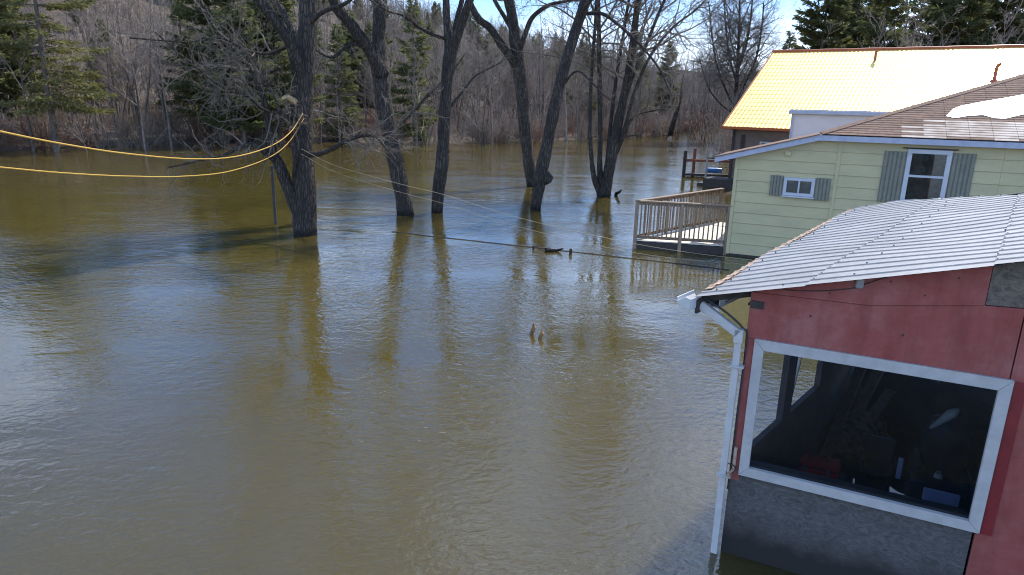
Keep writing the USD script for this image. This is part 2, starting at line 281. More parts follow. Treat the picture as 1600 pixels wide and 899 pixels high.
M['red_wood'] = mat('red_wood', (.26, .085, .045), (.16, .055, .035), scale=6, rough=.7)
M['reflection_blue'] = mat('reflection_blue', (.42, .50, .78), (.36, .43, .70), scale=6, rough=.4)  # blue of the sky mirrored in the water inside the shed
M['stake_wood'] = mat('stake_wood', (.30, .17, .06), (.12, .065, .03), scale=18, rough=.7)
M['window_reflection'] = mat('window_reflection', (.13, .11, .09), (.02, .018, .016), scale=6, rough=.5, detail=8, lo=.3, hi=.62)  # mottled brown paints the trees mirrored in the house windows
M['blue_plastic'] = mat('blue_plastic', (.05, .16, .38), (.04, .13, .32), scale=4, rough=.35)
M['rope_yellow'] = mat('rope_yellow', (.50, .30, .045), (.38, .225, .035), scale=40, rough=.7)
M['rope_pale'] = mat('rope_pale', (.55, .47, .30), (.42, .36, .24), scale=30, rough=.7)
M['rope_shadow_dark'] = mat('rope_shadow_dark', (.03, .028, .026), rough=.5)  # near-black colour for the rope shadow drawn on the water
M['steel_dark'] = mat('steel_dark', (.04, .04, .04), rough=.6)
M['red_paint'] = mat('red_paint', (.75, .05, .04), (.65, .05, .04), rough=.4)
M['wicker'] = mat('wicker', (.8, .75, .66), (.5, .46, .4), scale=40, rough=.8)
M['camo'] = mat('camo', (.24, .17, .12), (.07, .06, .045), scale=9, rough=.9, lo=.45, hi=.55)
M['teal'] = mat('teal', (.05, .16, .17), (.04, .12, .13), rough=.7)
M['cream'] = mat('cream', (.55, .52, .42), (.45, .42, .34), rough=.7)
def pane(name, tint, base_gloss):
    return usdkit.material(stage, '/World/Looks/'+name, {
        't': ('transparent_bsdf', {'color': tint}), 'g': ('glossy_bsdf', {'color': (1, 1, 1), 'roughness': .01}), 'f': ('fresnel', {'IOR': base_gloss}), 'm': ('mix_closure', {})},
        [('f.fac', 'm.fac'), ('t.BSDF', 'm.closure1'), ('g.BSDF', 'm.closure2')], surface='m.closure')
M['glass'] = pane('glass', (.80, .84, .85), 1.5)
M['glass_thin'] = pane('glass_thin', (.78, .82, .88), 1.33)

# ================================================================ SETTING: water, far bank, hills
single('water', (np.array([[-1500, -600, 0], [1500, -600, 0], [1500, 2500, 0], [-1500, 2500, 0]], float), np.array([[0, 1, 2], [0, 2, 3]])), M['water'], kind='structure')

BANK = np.array([(-420, 20), (-120, 30), (-60, 38), (-38, 46), (-34.7, 53), (-29.9, 58.5), (-24.8, 65.5), (-15.8, 70), (-6.8, 71), (1, 77.5), (11.8, 89.6), (18.7, 100), (28.8, 124), (43, 152), (60, 176), (110, 215), (400, 300)], float)
RIGHT = np.array([(400, 60), (90, 46), (44, 46), (26, 50), (18.5, 54), (21, 62), (30, 84), (42, 116), (54, 148), (70, 166), (112, 195), (400, 260)], float)
bank_poly = Polygon(list(map(tuple, BANK))+[(400, 1600), (-1400, 1600), (-1400, 20)])
right_poly = Polygon(list(map(tuple, RIGHT)))
import shapely
def bank_dist(x, y):
    p = shapely.points(x, y); d = np.full(np.shape(x), -1e9)
    for poly in (bank_poly, right_poly):
        dd = shapely.distance(p, poly.exterior); d = np.maximum(d, np.where(shapely.contains(poly, p), dd, -dd))
    return d
def land_z(x, y):
    d = bank_dist(x, y)
    nz = meshkit.fbm(np.stack([x*.035, y*.035, np.zeros_like(x)], -1), 4, 3)-.5
    left = np.clip((70-x)/110, 0, 1)                                   # hills stand higher towards the left
    h = np.where(d < 0, d*.12, .35*np.clip(d, 0, 2.5)/2.5+np.clip(d-4, 0, None)*.05)
    ridge = (7+16*left)*np.clip((d-28)/90, 0, 1)**1.15+14*np.clip((d-130)/260, 0, 1)
    return h+ridge*np.clip(y/60, 0, 1)+nz*np.clip(d*.08, 0, 5)
gx = np.concatenate([np.arange(-420, -80, 14), np.arange(-80, 110, 2.5), np.arange(110, 420, 14)])
gy = np.concatenate([np.arange(20, 200, 2.5), np.arange(200, 760, 14)])
X, Y = np.meshgrid(gx, gy); LZ = land_z(X.ravel(), Y.ravel())
nx, ny = len(gx), len(gy); ii, jj = np.meshgrid(np.arange(nx-1), np.arange(ny-1)); ii, jj = ii.ravel(), jj.ravel()
quad = np.stack([jj*nx+ii, jj*nx+ii+1, (jj+1)*nx+ii+1, (jj+1)*nx+ii], 1)
keep = (LZ[quad] > -2.2).any(1)
single('hills', (np.stack([X.ravel(), Y.ravel(), np.maximum(LZ, -3)], 1), tri(quad[keep])), M['litter'], kind='structure', smooth=True)

# ================================================================ TREES
class Wood:
    def __init__(s): s.b = {}
    def add(s, p, r, sides): s.b.setdefault((len(p), sides), ([], []))[0].append(p); s.b[(len(p), sides)][1].append(r)
    def mesh(s): return join(*[tubes(np.array(a), np.array(b), k[1], cap=False) for k, (a, b) in s.b.items()])
def path_from(rng, p, d, L, n, wander, up):
    pts = [p]; st = L/(n-1)
    for _ in range(n-1):
        d = unit(d+rng.normal(0, wander, 3)+V3(0, 0, up)); pts.append(pts[-1]+d*st)
    return np.array(pts)
def side_dir(rng, d, a0, a1):
    ang = math.radians(rng.uniform(a0, a1)); o = unit(np.cross(d, unit(rng.normal(size=3))))
    return unit(d*math.cos(ang)+o*math.sin(ang))
def sprout(w, rng, pts, rad, spec, lvl=0, t0=.25, rmin=.006):
    """twigs off a branch; spec: per level (count per metre, length share, angles, wander, up, points, sides)"""
    if lvl >= len(spec): return
    cpm, share, ang, wander, up, n, sides = spec[lvl]
    seg = np.linalg.norm(np.diff(pts, axis=0), axis=1); L = seg.sum(); cum = np.concatenate([[0], np.cumsum(seg)])/L
    for _ in range(max(1, int(rng.poisson(cpm*L*(1-t0))))):
        t = rng.uniform(t0, 1.0); i = min(np.searchsorted(cum, t, 'right')-1, len(pts)-2); f = (t-cum[i])/(cum[i+1]-cum[i]+1e-9)
        p = pts[i]*(1-f)+pts[i+1]*f; r0 = rad[i]*(1-f)+rad[i+1]*f; d = unit(pts[i+1]-pts[i])
        l = L*share*rng.uniform(.5, 1.15)*(1.05-.55*t); l = max(l, .25)
        q = path_from(rng, p, side_dir(rng, d, *ang), l, n, wander, up)
        r1 = min(r0*.62, .007+l*.011); rr = np.linspace(max(r1, rmin), rmin*.8, n)
        w.add(q, rr, sides); sprout(w, rng, q, rr, spec, lvl+1, .12, rmin)

def bare_tree(path, seed, h, stems=1, lean=.05, spread=(28, 55), dens=1.0, rmin=.016, tr=None, far=True):
    """class prim with a trunk and a crown"""
    rng = np.random.default_rng(seed); root = stage.CreateClassPrim(path); UsdGeom.Xform.Define(stage, path); root.SetSpecifier(Sdf.SpecifierClass)
    tw, cw = Wood(), Wood()
    for k in range(stems):
        d = unit(V3(rng.normal(0, lean), rng.normal(0, lean), 1)) if stems == 1 else unit(V3(math.cos(k*2.4)*.28, math.sin(k*2.4)*.28, 1))
        hh = h*rng.uniform(.8, 1); p = path_from(rng, V3(rng.normal(0, .15)*(stems > 1), rng.normal(0, .15)*(stems > 1), -1.2), d, hh+1.2, 10, .045, .03)
        r0 = (tr or h*.0125)/(stems**.4); rr = r0*(1-np.linspace(0, 1, 10)*.86); rr[0] *= 1.25
        tw.add(p, rr, 7)
        sprout(cw, rng, p, rr, [(1.25*dens, .42, spread, .10, .07, 6, 4), (2.3*dens, .45, (25, 60), .13, .05, 4, 3), (3.6*dens, .5, (25, 65), .15, .03, 3, 3)], 0, .30, rmin)
    bm = M['bark_far'] if far else M['bark']
    usdkit.mesh(stage, path+'/trunk', tw.mesh(), bm, smooth=True); usdkit.mesh(stage, path+'/crown', cw.mesh(), M['twig_far'] if far else M['twig'])
    return path
def conifer(path, seed, h, base, rad, needle, dens=42, droop=-.18, tuft=.40, wide=.13, gap=.0):
    rng = np.random.default_rng(seed); root = stage.CreateClassPrim(path); UsdGeom.Xform.Define(stage, path); root.SetSpecifier(Sdf.SpecifierClass)
    tp = np.stack([rng.normal(0, .03, 9).cumsum(), rng.normal(0, .03, 9).cumsum(), np.linspace(-1.2, h, 9)], 1); tr = np.linspace(h*.0145, .02, 9)
    w = Wood(); w.add(tp, tr, 8); bw = Wood(); tv = []
    z = base
    while z < h-.25:
        u = (z-base)/(h-base); L0 = rad*(1-u)**.75*(1 if u > .12 else .75+2*u)
        for k in range(rng.integers(3, 6)):
            if rng.random() < gap: continue
            az = rng.uniform(0, 2*math.pi); L = max(.3, L0*rng.uniform(.6, 1.15)); c = tp[0]+V3(0, 0, 0)
            o = V3(np.interp(z, tp[:, 2], tp[:, 0]), np.interp(z, tp[:, 2], tp[:, 1]), z+rng.uniform(-.2, .2)); hd = V3(math.cos(az), math.sin(az), 0)
            s = np.linspace(0, 1, 5)[:, None]; rise = (.35*u-.05+droop*(1-u))*L
            p = o+hd*s*L+Z*(rise*s+.10*L*s*s*(1 if droop < 0 else .3)); bw.add(p, np.linspace(.012+.012*L, .008, 5), 3)
            n = int(dens*L*(1.3-.4*u)); uu = rng.uniform(.10, 1, n)**.8; lat = rng.uniform(-1, 1, n)*.30*L*(1.05-uu*.75)
            sd = np.cross(hd, Z); pos = o+hd*(uu*L)[:, None]+Z*(rise*uu+.10*L*uu*uu-.10*np.abs(lat)+rng.normal(0, .06, n))[:, None]+sd*lat[:, None]
            dirs = hd*rng.uniform(.3, 1, n)[:, None]+sd*(np.sign(lat)*rng.uniform(.1, .9, n))[:, None]+Z*rng.normal(-.05, .35, n)[:, None]; dirs /= np.linalg.norm(dirs, axis=1, keepdims=True)
            nn = np.cross(dirs, rng.normal(size=(n, 3))); nn /= np.linalg.norm(nn, axis=1, keepdims=True); l = tuft*rng.uniform(.6, 1.2, n)[:, None]
            tv.append(np.stack([pos-nn*wide*.5, pos+nn*wide*.5, pos+dirs*l+nn*wide*.2, pos+dirs*l-nn*wide*.2], 1))
        z += rng.uniform(.28, .5)*(h/15)**.5
    q = np.concatenate(tv); v = q.reshape(-1, 3); f = tri(np.arange(len(v)).reshape(-1, 4))
    usdkit.mesh(stage, path+'/trunk', w.mesh(), M['bark_far'], smooth=True); usdkit.mesh(stage, path+'/branches', bw.mesh(), M['bark_far']); usdkit.mesh(stage, path+'/crown', (v, f), needle)
    return path
def shrub(path, seed, h, stems, m):
    rng = np.random.default_rng(seed); root = stage.CreateClassPrim(path); UsdGeom.Xform.Define(stage, path); root.SetSpecifier(Sdf.SpecifierClass)
    w = Wood()
    for k in range(stems):
        az = rng.uniform(0, 6.28); d = unit(V3(math.cos(az)*rng.uniform(.1, .7), math.sin(az)*rng.uniform(.1, .7), 1)); L = h*rng.uniform(.6, 1.1)
        p = path_from(rng, V3(rng.normal(0, .35), rng.normal(0, .35), -.4), d, L+.4, 6, .09, .0); rr = np.linspace(.028, .014, 6); w.add(p, rr, 3)
        sprout(w, rng, p, rr, [(2.4, .42, (25, 60), .14, .03, 4, 3), (3.2, .5, (25, 70), .15, 0, 3, 3)], 0, .2, .013)
    usdkit.mesh(stage, path+'/crown', w.mesh(), m); return path

SRC = '/World/source_'
BARE = [bare_tree(SRC+'bare_tree_%s' % n, 11+i, h, st, dens=dn) for i, (n, h, st, dn) in enumerate([('tall', 15, 1, 1.0), ('slim', 12, 1, .9), ('wide', 13, 1, 1.1), ('twin', 13, 2, .75), ('clump', 10, 3, .62), ('young', 8, 1, 1.1)])]
CON = {'sparse': conifer(SRC+'conifer_sparse', 31, 18, 3.6, 5.4, M['needle_light'], dens=44, gap=.16, tuft=.36, wide=.10), 'spruce': conifer(SRC+'conifer_spruce', 32, 14, 1.2, 3.1, M['needle'], dens=30, gap=.12),
       'pine': conifer(SRC+'conifer_pine', 33, 19, 2.2, 5.2, M['needle_dark'], dens=46, gap=.0, droop=.06, tuft=.5, wide=.15), 'pine_light': conifer(SRC+'conifer_pine_light', 34, 18, 1.8, 4.5, M['needle'], dens=46, droop=.04, tuft=.5, wide=.14)}
SHRUB = [shrub(SRC+'shrub_grey', 41, 3.4, 15, M['twig_far']), shrub(SRC+'shrub_tan', 42, 2.6, 17, M['brush']), shrub(SRC+'shrub_red', 43, 2.8, 15, M['red_brush'])]

def ground_z(x, y): return float(max(land_z(np.array([x]), np.array([y]))[0], -.4))
# --- evergreens one can point at
for key, px, Yd_, s, rz, label in [
    ('sparse', 88, 50.2, 1.0, 20, 'tall sparse yellow-green conifer standing in the flood at the left edge'),
    ('pine_light', 22, 57, .95, 70, 'dusky conifer half hidden behind the sparse conifer at far left'),
    ('pine', 345, 63, .92, 10, 'large dark green pine on the far bank left of the forked trunk with the ropes'),
    ('pine', 438, 64, .85, 77, 'dark evergreen mass directly behind the roped trunk'),
    ('pine', 382, 60, .8, 150, 'lower dark pine just left of the roped trunk, behind its tangled twigs'),
    ('spruce', 985, 118, 1.1, 10, 'distant conifer behind the many-stemmed tree'),
    ('pine_light', 1035, 140, .9, 10, 'hazy distant conifer above the river bend'),
    ('pine_light', 405, 69, .95, 200, 'olive pine right behind the low sawn limb of the roped tree'),
    ('spruce', 300, 70, .95, 120, 'grey-green spruce among bare trees left of the large dark pine'),
    ('spruce', 533, 70.5, .80, 40, 'dark bushy spruce seen between the roped trunk and the Y-shaped trunk'),
    ('spruce', 647, 69, 1.0, 80, 'pointed olive spruce between the Y-shaped trunk and the slim upright trunk'),
    ('spruce', 905, 112, 1.0, 10, 'distant conifer behind the leaning V-shaped pair of trunks'),
    ('spruce', 1196, 96, .82, 0, 'small pointed spruce beside the left end of the orange roof ridge'),
    ('spruce', 1214, 84, .92, 50, 'taller spruce touching the left end of the orange roof ridge'),
    ('pine', 1262, 72, .98, 30, 'dark pine nearest the left end of the orange ridge'),
    ('pine', 1310, 78, 1.0, 140, 'dark pine behind the orange ridge, second of the tall ones from the left'),
    ('pine_light', 1352, 70, .98, 200, 'brighter green pine behind the small vent on the orange ridge'),
    ('pine', 1440, 74, .95, 260, 'shaded pine behind the middle of the orange ridge'),
    ('pine', 1492, 80, 1.0, 300, 'broad dark pine behind the white-glaring part of the orange roof'),
    ('pine', 1540, 71, 1.0, 350, 'dark pine behind the red roof pipe'),
    ('pine_light', 1286, 84, 1.05, 15, 'half hidden green pine between two dark pines left of the ridge vent'),
    ('pine', 1332, 88, 1.1, 80, 'back-row dark pine left of the brighter green pine'),
    ('spruce', 1385, 80, 1.3, 60, 'thick dark spruce right of the brighter green pine'),
    ('pine_light', 1420, 86, 1.05, 120, 'back-row olive pine above the middle of the orange roof'),
    ('pine', 1466, 70, .95, 33, 'near dark pine left of the broad dark pine'),
    ('spruce', 1515, 76, 1.35, 160, 'thick spruce between the broad dark pine and the one behind the red pipe'),
    ('pine', 1570, 82, 1.1, 210, 'back-row dark pine right of the red roof pipe'),
    ('pine', 1640, 76, 1.0, 210, 'dark pine mostly cut off by the right edge of the photo'),
    ('pine_light', 1596, 72, .98, 45, 'green pine at the right edge behind the orange roof')]:
    p = at(px, 230, Yd_); z = ground_z(p[0], p[1])
    place(CON[key], 'conifer', (p[0], p[1], z), rz, s, label=label, cat='conifer')
# --- bare trees one can point at
for key, px, Yd_, s, rz, label in [
    (2, 1105, 118, 1.0, 70, 'bare spreading tree on the far shore where the river bends'),
    (4, 662, 66, .8, 30, 'thin clump of bare stems at the water beside the pointed spruce'),
    (5, 765, 73, .8, 10, 'thin dark leafless sapling standing at the waterline between the slim trunk and V-shaped pair'),
    (3, 905, 83, .75, 90, 'pair of dark leaning trunks in the water behind the many-stemmed tree'),
    (3, 225, 59, .9, 200, 'bare dark double tree at the waterline right of the sparse conifer')]:
    p = at(px, 228, Yd_); place(BARE[key], 'bare_tree', (p[0], p[1], ground_z(p[0], p[1])), rz, s, label=label, cat='tree')
for key, px, Yd_, s, label in [(2, 1176, 56, 1.3, 'reddish leafless bush beside the left end of the orange eave'), (1, 1122, 62, 1.25, 'tan leafless bush on the waterline left of the brown house'), (2, 1100, 92, 1.5, 'large reddish thicket on the river bend behind the dock frame'), (0, 1160, 78, 1.7, 'tall grey thicket behind the bare tree left of the orange roof')]:
    p = at(px, 215, Yd_); place(SHRUB[key], 'bare_bush', (p[0], p[1], max(ground_z(p[0], p[1]), -.2)), 40*key, s, label=label, cat='bush')
rng = np.random.default_rng(5)
bl = LineString(BANK[3:15]); n_ind = 95
for k in range(n_ind):
    q = bl.interpolate((k+rng.uniform(0, 1))/n_ind, normalized=True); q2 = bl.interpolate(min(1, (k+1.5)/n_ind), normalized=True)
    t = unit([q2.x-q.x+1e-6, q2.y-q.y]); nrm = V3(-t[1], t[0], 0); off = rng.uniform(-5, 9) if k % 4 else rng.uniform(-6, -1)
    x, y = q.x+nrm[0]*off, q.y+nrm[1]*off
    place(BARE[rng.choice(6, p=[.2, .25, .15, .12, .13, .15])], 'bare_tree', (x, y, ground_z(x, y)), rng.uniform(0, 360), rng.uniform(.6, .95)*(1.18 if x > -8 else 1), label='slender bare grey tree in the leafless row along the far waterline', cat='tree', group='leafless trees along the far bank')

def instancer(name, protos, pos, rz, sc, idx, label):
    path = '/World/'+numbered(name); pi = UsdGeom.PointInstancer.Define(stage, path); paths = []
    for i, s in enumerate(protos):
        x = UsdGeom.Xform.Define(stage, f'{path}/kind_{i:03d}' if i else f'{path}/kind'); x.GetPrim().GetReferences().AddInternalReference(s); paths.append(x.GetPath())
    pi.CreatePrototypesRel().SetTargets(paths); pi.CreateProtoIndicesAttr(Vt.IntArray.FromNumpy(np.asarray(idx, np.int32)))
    pi.CreatePositionsAttr(Vt.Vec3fArray.FromNumpy(np.asarray(pos, np.float32)))
    pi.CreateScalesAttr(Vt.Vec3fArray.FromNumpy(np.repeat(np.asarray(sc, np.float32)[:, None], 3, 1)))
    pi.CreateOrientationsAttr(Vt.QuathArray([Gf.Quath(float(math.cos(a/2)), 0, 0, float(math.sin(a/2))) for a in rz]))
    tag(pi.GetPrim(), label, kind='stuff')
def scatter(n, seed, dmin, dmax, xr, yr, power=1.0, view=True):
    rng = np.random.default_rng(seed); out = []
    while len(out) < n:
        x = rng.uniform(*xr, 4000); y = rng.uniform(*yr, 4000); d = bank_dist(x, y)
        ok = (d > dmin) & (d < dmax) & (rng.random(4000) < 1/(1+np.clip(d, 0, None)/30*power))
        if view: ok &= (np.abs(x) < y*.80+8)
        out += [(a, b) for a, b in zip(x[ok], y[ok])]
    out = np.array(out[:n]); return np.column_stack([out, np.maximum(land_z(out[:, 0], out[:, 1]), -.3)]), rng
pos, rng = scatter(3200, 61, 5, 170, (-150, 130), (40, 330))
instancer('bare_woods', BARE, pos, rng.uniform(0, 6.28, len(pos)), rng.uniform(.5, .92, len(pos)), rng.choice(6, len(pos)), 'leafless grey-brown woods covering the far bank and hillside')
pos, rng = scatter(1100, 66, 150, 420, (-260, 260), (130, 560), .1)
instancer('ridge_woods', BARE, pos, rng.uniform(0, 6.28, len(pos)), rng.uniform(.55, .95, len(pos)), rng.choice(6, len(pos)), 'far leafless woods along the ridge')
pos, rng = scatter(230, 64, 22, 190, (-150, 130), (60, 360))
instancer('evergreen_woods', [CON['spruce'], CON['pine_light'], CON['pine']], pos, rng.uniform(0, 6.28, len(pos)), rng.uniform(.4, .72, len(pos)), rng.choice(3, len(pos)), 'scattered dark evergreens deep in the leafless woods')
pos, rng = scatter(1700, 62, -2.2, 24, (-60, 90), (36, 200), 4)
instancer('bank_brush', SHRUB, pos, rng.uniform(0, 6.28, len(pos)), rng.uniform(.35, 1.0, len(pos)), rng.choice(3, len(pos), p=[.5, .35, .15]), 'tangled leafless brush along the flooded far bank')

# --- the big trees in the flood, limb by limb
SPEC = [(2.3, .55, (30, 80), .24, .02, 8, 5), (2.8, .5, (30, 80), .27, .0, 6, 4), (3.1, .55, (30, 80), .28, -.02, 5, 3), (3.6, .55, (28, 75), .28, -.03, 3, 3)]
def big_tree(name, label, base_px, limbs, seed, cat='tree', dens=1.0, flare=1.5):
    """limbs: dict(px=[(x, y, width px), ...], Y=(start, end depth), grow=length grown on past the last point, t0=where twigs start, part=name)"""
    rng = np.random.default_rng(seed); b = G(*base_px); root = thing(name, label, cat, b); tw, lw, cw = Wood(), [], Wood()
    for li, L in enumerate(limbs):
        a = np.array(L['px'], float); n = len(a); Ys = np.linspace(b[1]+L['Y'][0], b[1]+L['Y'][1], n)
        P = np.array([at(x, y, yy) for (x, y, _), yy in zip(a, Ys)]); r = a[:, 2]/2*.86*np.linalg.norm(P-C, axis=1)/FPX
        if li == 0 or L.get('root'):
            P = np.vstack([P[0]-V3(0, 0, .9), P]); r = np.concatenate([[r[0]*1.2], r])
        g = L.get('grow', 0)
        if g:
            d = unit(P[-1]-P[-2]); k = max(3, int(g/1.1)); E = path_from(rng, P[-1], d, g, k, .09, .06)[1:]
            P = np.vstack([P, E]); r = np.concatenate([r, np.linspace(r[-1], .02, k)[1:]])
        m = max(8, len(P)*4); S = spline(np.column_stack([P, r]), m); p, rr = S[:, :3], np.maximum(S[:, 3], .008)
        v, f = tubes(p[None], rr[None], 14 if rr[0] > .1 else 8)
        c = np.repeat(p, 14 if rr[0] > .1 else 8, 0); dv = v-c
        k = meshkit.fbm(v*V3(3.2, 3.2, 1.1), 3, seed+li)-.5; k2 = meshkit.noise(v*V3(13, 13, 3.2), seed+li+7)-.5
        v = c+dv*(1+.42*k+.16*k2)[:, None]
        part(root, 'trunk' if li == 0 or L.get('root') else 'limb', (v, f), M['bark'], smooth=True)
        if L.get('twigs', True): sprout(cw, rng, p, rr, [(SPEC[0][0]*dens*L.get('dens', 1),)+SPEC[0][1:]]+SPEC[1:], L.get('lvl', 0), L.get('t0', .5), .0048)
    part(root, 'crown', cw.mesh(), M['twig']); return root

A = big_tree('maple_tree', 'dark forked maple trunk in the flood that the yellow ropes are tied to', (477, 367), [
    dict(px=[(477, 367, 42), (476, 320, 39), (473, 240, 36), (471, 180, 34), (475, 120, 33), (480, 60, 30), (482, 0, 27), (486, -60, 24)], Y=(0, .3), grow=6, t0=.62),
    dict(px=[(472, 150, 26), (464, 100, 23), (452, 65, 18), (425, 27, 16), (398, -5, 14), (375, -40, 12)], Y=(.2, -1.2), grow=4, t0=.4),
    dict(px=[(474, 110, 17), (462, 60, 15), (442, 20, 13), (415, -18, 12), (395, -60, 10)], Y=(.2, 1.6), grow=4, t0=.3),
    dict(px=[(474, 350, 24), (462, 320, 23), (449, 290, 21), (437, 260, 19), (427, 238, 16), (420, 195, 12), (410, 150, 10), (392, 110, 8), (365, 80, 6)], Y=(0, -.6), grow=2, t0=.42, dens=3.2),
    dict(px=[(430, 250, 13), (415, 238, 11), (395, 226, 8), (372, 232, 6), (345, 246, 5), (320, 250, 3)], Y=(-.3, -1.5), grow=1, t0=.25, dens=3.5),
    dict(px=[(458, 275, 5), (466, 240, 6), (462, 215, 6), (448, 190, 5), (432, 160, 4)], Y=(-.2, -.6), grow=1, t0=.3, dens=2),
    dict(px=[(472, 240, 11), (495, 242, 9), (520, 233, 8), (545, 219, 7), (570, 212, 6), (588, 216, 4), (602, 232, 3)], Y=(0, -1.2), grow=.6, t0=.3, dens=3.6),
    dict(px=[(482, 40, 13), (495, 26, 9), (512, 16, 7), (540, 6, 6), (570, -20, 5)], Y=(.2, -.8), grow=2.5, t0=.3),
    dict(px=[(468, 195, 7), (440, 178, 5), (412, 172, 4), (384, 150, 4), (352, 140, 3), (318, 116, 2)], Y=(0, -1.6), grow=1.5, t0=.15, dens=3.6),
    dict(px=[(455, 70, 6), (420, 84, 5), (382, 78, 4), (345, 60, 3), (300, 66, 2)], Y=(.1, -1.8), grow=1.5, t0=.15, dens=2.4)], 101, dens=.9)
p0 = at(470, 150, 21.1); part(A, 'cut_stub', tube([at(462, 160, 21.2), at(448, 151, 21.0), at(440, 155, 20.9)], [.10, .075, .05], 9), M['cut_wood'], smooth=40, label='pale sawn limb stub')
big_tree('maple_tree', 'Y-shaped leaning trunk with a broad mossy left limb, right of the roped tree', (635, 336), [
    dict(px=[(635, 336, 31), (626, 290, 28), (615, 240, 27), (605, 190, 28), (597, 145, 28), (592, 100, 26), (592, 55, 21), (595, 0, 22), (598, -60, 18)], Y=(0, .2), grow=6, t0=.6),
    dict(px=[(597, 120, 28), (582, 85, 22), (562, 58, 20), (545, 34, 19), (527, 12, 18), (508, -25, 15)], Y=(.1, -.9), grow=5, t0=.55),
    dict(px=[(610, 210, 7), (640, 180, 6), (668, 150, 5), (700, 120, 4)], Y=(0, 1.5), grow=1.2, t0=.25, dens=2),
    dict(px=[(575, 75, 7), (548, 70, 6), (520, 90, 5), (495, 80, 3)], Y=(0, -1.2), grow=1, t0=.2, dens=1.8)], 102, dens=.9)
big_tree('maple_tree', 'slim upright trunk forking high up, right of the Y-shaped trunk', (682, 333), [
    dict(px=[(682, 333, 21), (687, 285, 23), (692, 240, 22), (694, 190, 20), (698, 130, 21), (704, 78, 23), (699, 40, 14), (697, 0, 12), (694, -50, 11)], Y=(0, .2), grow=5, t0=.62),
    dict(px=[(703, 90, 18), (716, 52, 15), (727, 22, 14), (738, -10, 13), (752, -55, 11)], Y=(.1, -.6), grow=5, t0=.5),
    dict(px=[(706, 70, 9), (713, 35, 9), (722, 0, 8), (728, -40, 7)], Y=(.1, 1.0), grow=4, t0=.4),
    dict(px=[(698, 62, 6), (674, 54, 5), (652, 42, 5), (632, 26, 4), (606, 18, 3)], Y=(.1, -1.4), grow=1.5, t0=.25, dens=2),
    dict(px=[(703, 168, 6), (722, 145, 5), (740, 122, 4), (756, 112, 3)], Y=(.1, .9), grow=1.2, t0=.2, dens=2)], 103, dens=.85)
big_tree('maple_tree', 'rear trunk of the V-shaped pair, with a thick limb reaching up to the left', (830, 292), [
    dict(px=[(831, 292, 18), (827, 260, 21), (821, 205, 22), (817, 150, 23), (812, 108, 24), (806, 75, 20), (801, 30, 18), (793, -10, 16), (784, -60, 13)], Y=(0, .3), grow=5, t0=.62),
    dict(px=[(813, 116, 16), (800, 94, 15), (784, 72, 14), (766, 45, 13), (748, 30, 12), (735, 5, 10), (722, -40, 8)], Y=(.1, -.8), grow=4, t0=.5),
    dict(px=[(812, 78, 10), (822, 50, 9), (832, 28, 8), (855, 10, 7), (878, 4, 5)], Y=(.1, -.6), grow=2, t0=.35),
    dict(px=[(806, 60, 8), (790, 30, 7), (772, 0, 7), (755, -40, 6)], Y=(.1, 1.4), grow=3, t0=.3)], 104, dens=.8)
D2 = big_tree('maple_tree', 'front trunk of the V-shaped pair, leaning right with a burl near the water', (837, 328), [
    dict(px=[(837, 328, 19), (842, 290, 22), (850, 250, 22), (859, 205, 20), (868, 160, 20), (881, 110, 19), (896, 60, 18), (911, 15, 17), (924, -30, 15), (940, -80, 12)], Y=(0, .5), grow=5, t0=.6),
    dict(px=[(913, 22, 6), (940, 22, 6), (962, 36, 5), (985, 56, 5), (1010, 82, 4), (1030, 108, 4), (1042, 132, 3)], Y=(.5, -1.5), grow=.5, t0=.25, dens=1.8),
    dict(px=[(872, 145, 5), (900, 112, 4), (925, 130, 3), (945, 150, 3)], Y=(.2, -1), grow=.6, t0=.3, dens=1.5),
    dict(px=[(905, 35, 7), (920, 5, 6), (955, -30, 5)], Y=(.4, -1.2), grow=3, t0=.3)], 105, dens=.7)
ball = trimesh.creation.icosphere(3, .27); bv = np.asarray(ball.vertices); bv *= (1+.5*(meshkit.fbm(bv*6+3, 3, 2)-.5))[:, None]
part(D2, 'burl', (bv+at(853, 279, 27.8), ball.faces), M['bark'], smooth=True)
big_tree('maple_tree', 'many-stemmed tree fanning out of the flood left of the wooden deck', (942, 308), [
    dict(px=[(943, 308, 26), (950, 275, 21), (957, 240, 19), (966, 195, 17), (977, 140, 14), (988, 75, 12), (996, 10, 10), (1003, -50, 8)], Y=(0, .3), grow=4.5, t0=.4),
    dict(px=[(938, 305, 13), (929, 280, 10), (924, 245, 8), (922, 200, 7), (924, 120, 6), (930, 40, 5), (934, -30, 5)], Y=(0, -.6), grow=3.5, t0=.4, root=1),
    dict(px=[(940, 300, 14), (937, 260, 10), (938, 200, 9), (937, 130, 8), (936, 60, 7), (935, -10, 6)], Y=(0, .8), grow=4, t0=.4, root=1),
    dict(px=[(946, 290, 9), (950, 240, 8), (956, 180, 7), (965, 110, 6), (978, 30, 5), (985, -30, 5)], Y=(0, 1), grow=3.5, t0=.35),
    dict(px=[(966, 195, 8), (985, 130, 7), (1008, 75, 6), (1030, 20, 5), (1048, -20, 4)], Y=(.2, -.5), grow=3, t0=.25),
    dict(px=[(955, 250, 8), (975, 205, 7), (990, 150, 6), (1015, 90, 5), (1050, 45, 4), (1085, 18, 3)], Y=(.1, -.8), grow=2, t0=.25),
    dict(px=[(958, 255, 6), (985, 190, 5), (1000, 178, 4), (1030, 172, 3)], Y=(.1, .9), grow=1, t0=.25),
    dict(px=[(957, 240, 5), (968, 222, 5), (978, 214, 4), (992, 212, 3)], Y=(.1, -.3), grow=.5, t0=.25)], 106, dens=.95)

